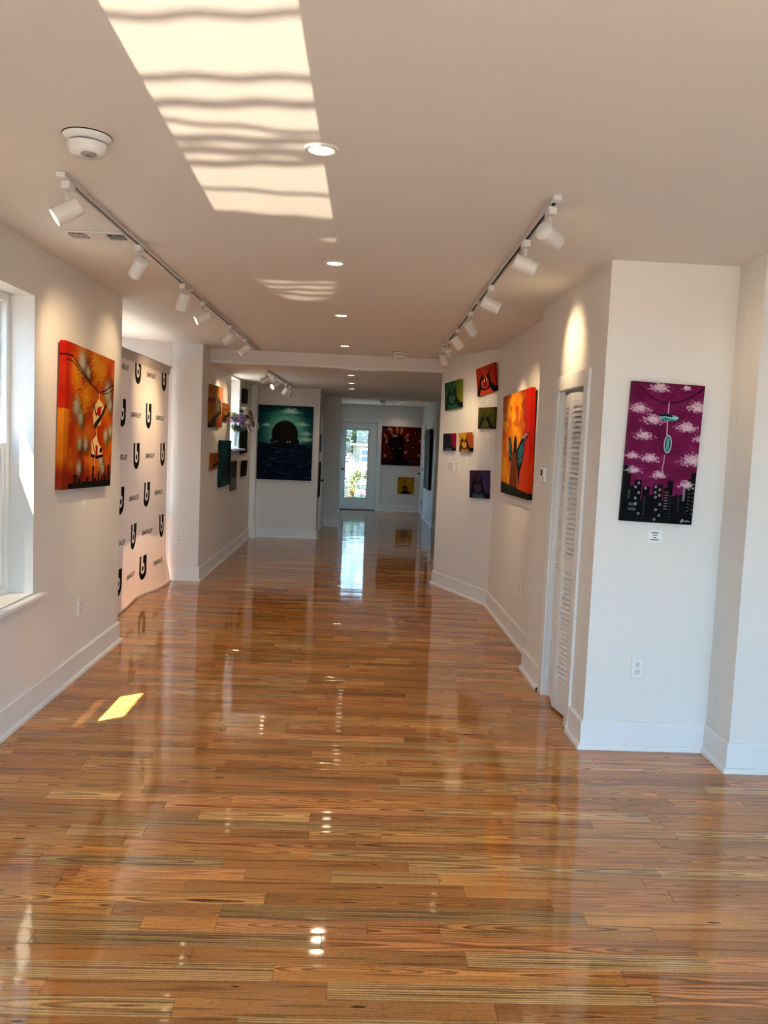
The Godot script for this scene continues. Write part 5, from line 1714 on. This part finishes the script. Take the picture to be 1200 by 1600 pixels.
	for q in [Vector3(0.33, 0.50, -0.18), Vector3(0.28, 0.24, -0.06)]:
		s = begin()
		var b0 := Vector3(0.10, 0.32, -0.03)
		var d: Vector3 = q - b0
		var sd := d.cross(Vector3.UP).normalized() * 0.012 + Vector3(0, 0.008, 0)
		quad(s, b0, b0 + d * 0.6 - sd, q, b0 + d * 0.6 + sd)
		put(s, "leaf", leaf_m, lv)

# ------------------------------------------------------------------ outside
func foliage(r: RandomNumberGenerator, c: Vector3, rad: Vector3, count: int, size: float) -> SurfaceTool:
	var s := begin()
	for k in count:
		var d := Vector3(r.randfn(), r.randfn(), r.randfn()).normalized() * pow(r.randf(), 0.35)
		var p := c + d * rad
		var a := Vector3(r.randfn(), r.randfn() * 0.6, r.randfn()).normalized() * size
		var b := a.cross(Vector3(r.randfn(), r.randfn(), r.randfn())).normalized() * size * 0.5
		quad(s, p - a, p + b, p + a, p - b)
	return s

func prism_ramp(s: SurfaceTool) -> void:
	quad(s, Vector3(-60, -0.22, -29), Vector3(-60, -5.2, -60), Vector3(60, -5.2, -60), Vector3(60, -0.22, -29))
	quad(s, Vector3(-60, -5.2, -60), Vector3(-60, -5.2, -150), Vector3(60, -5.2, -150), Vector3(60, -5.2, -60))
	quad(s, Vector3(-60, -0.6, -29), Vector3(60, -0.6, -29), Vector3(60, -6.0, -150), Vector3(-60, -6.0, -150))

func outside() -> void:
	var s := begin()
	bb(s, Vector3(-40, -0.6, 40), Vector3(40, -0.21, -29))
	var gnd := mat(Color(0.43, 0.41, 0.38), 0.95)
	struct(put(s, "ground", gnd))
	s = begin()
	prism_ramp(s)
	struct(put(s, "slope", mat(Color(0.34, 0.33, 0.27), 0.95)))
	s = begin()
	bb(s, Vector3(-9, -0.21, -22.2), Vector3(9, -0.17, -28.9))
	var lawn := put(s, "lawn", mat(Color(0.17, 0.24, 0.09), 0.95))
	struct(lawn)
	s = begin()
	bb(s, Vector3(-1.2, -0.209, -20.49), Vector3(1.6, -0.02, -22.2), 0.01)
	struct(put(s, "porch", M.concrete))
	# low car parked across the street; its windscreen throws the sun up to the ceiling
	var car := thing("parked_car", "low grey car parked across the street, facing the shop window", "car", Vector3(-0.42, -0.21, 14.0))
	s = begin()
	var side := [Vector2(-1.25, 0.16), Vector2(-1.28, 0.42), Vector2(-1.1, 0.55), Vector2(0.05, 0.66), Vector2(0.62, 1.08), Vector2(1.7, 1.10), Vector2(2.4, 0.80), Vector2(3.0, 0.76), Vector2(3.05, 0.20)]
	for k in side.size():
		var p0: Vector2 = side[k]
		var p1: Vector2 = side[(k + 1) % side.size()]
		quad(s, Vector3(-0.85, p0.y, p0.x), Vector3(0.85, p0.y, p0.x), Vector3(0.85, p1.y, p1.x), Vector3(-0.85, p1.y, p1.x))
	var tr := Geometry2D.triangulate_polygon(PackedVector2Array(side))
	for k in range(0, tr.size(), 3):
		for sx in [-0.85, 0.85]:
			tri(s, Vector3(sx, side[tr[k]].y, side[tr[k]].x), Vector3(sx, side[tr[k + 1]].y, side[tr[k + 1]].x), Vector3(sx, side[tr[k + 2]].y, side[tr[k + 2]].x))
	put(s, "car_body", mat(Color(0.30, 0.31, 0.33), 0.3, 0.3), car)
	s = begin()
	quad(s, Vector3(-0.68, 0.69, 0.08), Vector3(0.68, 0.69, 0.08), Vector3(0.60, 1.06, 0.585), Vector3(-0.60, 1.06, 0.585))
	put(s, "windscreen", mat(Color(0.05, 0.06, 0.07), 0.03), car)
	for sx in [-0.84, 0.84]:
		for z in [-0.75, 2.2]:
			s = begin(true)
			lathe(s, [Vector2(0, -0.1), Vector2(0.28, -0.1), Vector2(0.31, -0.06), Vector2(0.31, 0.06), Vector2(0.28, 0.1), Vector2(0, 0.1)], 20, Transform3D(Basis(Vector3(0, 0, 1), PI / 2), Vector3(sx, 0.31, z)))
			put(s, "wheel", M.black, car)
	# house next door, a few metres off the side windows
	var nb := thing("neighbour_house", "pale siding of the house next door, outside the left windows", "building", Vector3(-6.6, -0.21, -4.0))
	s = begin()
	bb(s, Vector3(-5, 0, -1.2), Vector3(0, 6.2, 9))
	put(s, "house_wall", mat(Color(0.70, 0.68, 0.63), 0.85), nb)
	s = begin()
	bb(s, Vector3(-5.3, 6.2, -1.5), Vector3(0.3, 6.45, 9.3))
	put(s, "eaves", M.vinyl, nb)
	for zz in [-0.2, 2.6, 6.0]:
		s = begin()
		bb(s, Vector3(0, 1.2, zz), Vector3(0.05, 3.0, zz + 1.1))
		var nw := put(s, "house_window", M.vinyl, nb)
		s = begin()
		bb(s, Vector3(0.05, 1.3, zz + 0.1), Vector3(0.06, 2.9, zz + 1.0))
		put(s, "pane", mat(Color(0.20, 0.25, 0.30), 0.1), nw)
	var r := RandomNumberGenerator.new()
	r.seed = 33
	var leafs := []
	for c in [Color(0.10, 0.20, 0.09), Color(0.16, 0.27, 0.10), Color(0.27, 0.32, 0.09), Color(0.36, 0.32, 0.09)]:
		var m := mat(c.darkened(0.2), 0.8, 0.0, 0.12)
		m.backlight_enabled = true
		m.backlight = c * 0.5
		leafs.append(m)
	# house across the garden, standing lower down the slope
	var h := thing("garden_house", "cream house with a sash window beyond the garden, seen through the end door", "building", Vector3(-0.36, -5.2, -95.0))
	s = begin()
	bb(s, Vector3(0, 0, -8), Vector3(9.0, 6.6, 0))
	put(s, "house_wall", mat(Color(0.44, 0.41, 0.33), 0.8), h)
	s = begin()
	bb(s, Vector3(-0.4, 6.6, -8.5), Vector3(9.4, 6.85, 0.6))
	put(s, "eaves", mat(Color(0.40, 0.38, 0.33), 0.8), h)
	for w in [[1.0, 1.75, 4.75, 6.15], [4.2, 4.95, 4.75, 6.15]]:
		s = begin()
		bb(s, Vector3(w[0] - 0.18, w[2] - 0.18, 0.0), Vector3(w[1] + 0.18, w[3] + 0.18, 0.08))
		var fr := put(s, "house_window", M.vinyl, h)
		for y in [w[2], (w[2] + w[3]) / 2 + 0.06]:
			s = begin()
			bb(s, Vector3(w[0], y, 0.08), Vector3(w[1], y + (w[3] - w[2]) / 2 - 0.08, 0.10))
			put(s, "pane", mat(Color(0.26, 0.30, 0.34), 0.2), fr)
	s = begin()
	bb(s, Vector3(1.0, 2.2, 0.0), Vector3(6.0, 3.7, 1.2))
	put(s, "porch_wall", M.vinyl, h)
	# trees
	var bark := mat(Color(0.16, 0.12, 0.09), 0.9)
	var t := thing("garden_tree", "leafy green tree on the left of the garden beyond the end door", "tree", Vector3(-0.95, -0.2, -27.0))
	s = begin(true)
	tube(s, [Vector3(0, 0, 0), Vector3(0.05, 0.9, 0), Vector3(0.25, 1.7, 0.05), Vector3(0.8, 2.25, 0)], 0.10, 0.03, 8)
	put(s, "trunk", bark, t)
	put(foliage(r, Vector3(0.48, 1.75, 0.1), Vector3(0.34, 0.80, 0.35), 520, 0.045), "foliage", leafs[1], t)
	put(foliage(r, Vector3(0.75, 2.75, 0.0), Vector3(0.85, 0.70, 0.5), 1100, 0.05), "foliage", leafs[0], t)
	t = thing("garden_tree", "broad hazy tree rising behind the cream house", "tree", Vector3(1.5, -5.2, -112.0))
	s = begin(true)
	tube(s, [Vector3(0, 0, 0), Vector3(0.2, 4.0, 0), Vector3(-0.1, 8.0, 0.1)], 0.4, 0.12, 8)
	put(s, "trunk", bark, t)
	put(foliage(r, Vector3(0.0, 11.5, 0), Vector3(6.5, 7.0, 2.0), 5200, 0.42), "foliage", leafs[1], t)
	var bushes := [[0.18, -25.2, 0.42, 0.55, 2, "yellow-green shrub in the middle of the garden bed"], [-0.62, -25.6, 0.42, 0.5, 1, "round green shrub left in the garden bed"], [0.95, -26.4, 0.42, 0.75, 1, "upright green shrub right in the garden bed"], [-0.22, -23.7, 0.30, 0.33, 3, "low yellow plant at the front of the garden bed"], [0.42, -24.0, 0.28, 0.28, 0, "low dark plant before the red flowers"]]
	for b in bushes:
		var o := put(foliage(r, Vector3(0, b[3] * 0.9, 0), Vector3(b[2], b[3], b[2]), 420, 0.06), "garden_shrub", leafs[b[4]])
		o.position = Vector3(b[0], -0.19, b[1])
		tag(o, b[5], "shrub", "shrubs in the garden bed")
	var red := mat(Color(0.70, 0.12, 0.10), 0.6)
	var o := put(foliage(r, Vector3(0, 0.45, 0), Vector3(0.34, 0.10, 0.2), 90, 0.035), "red_flowers", red)
	o.position = Vector3(0.36, -0.19, -23.4)
	tag(o, "patch of small red flowers in the garden bed", "flowers")
	o.set_meta("kind", "stuff")
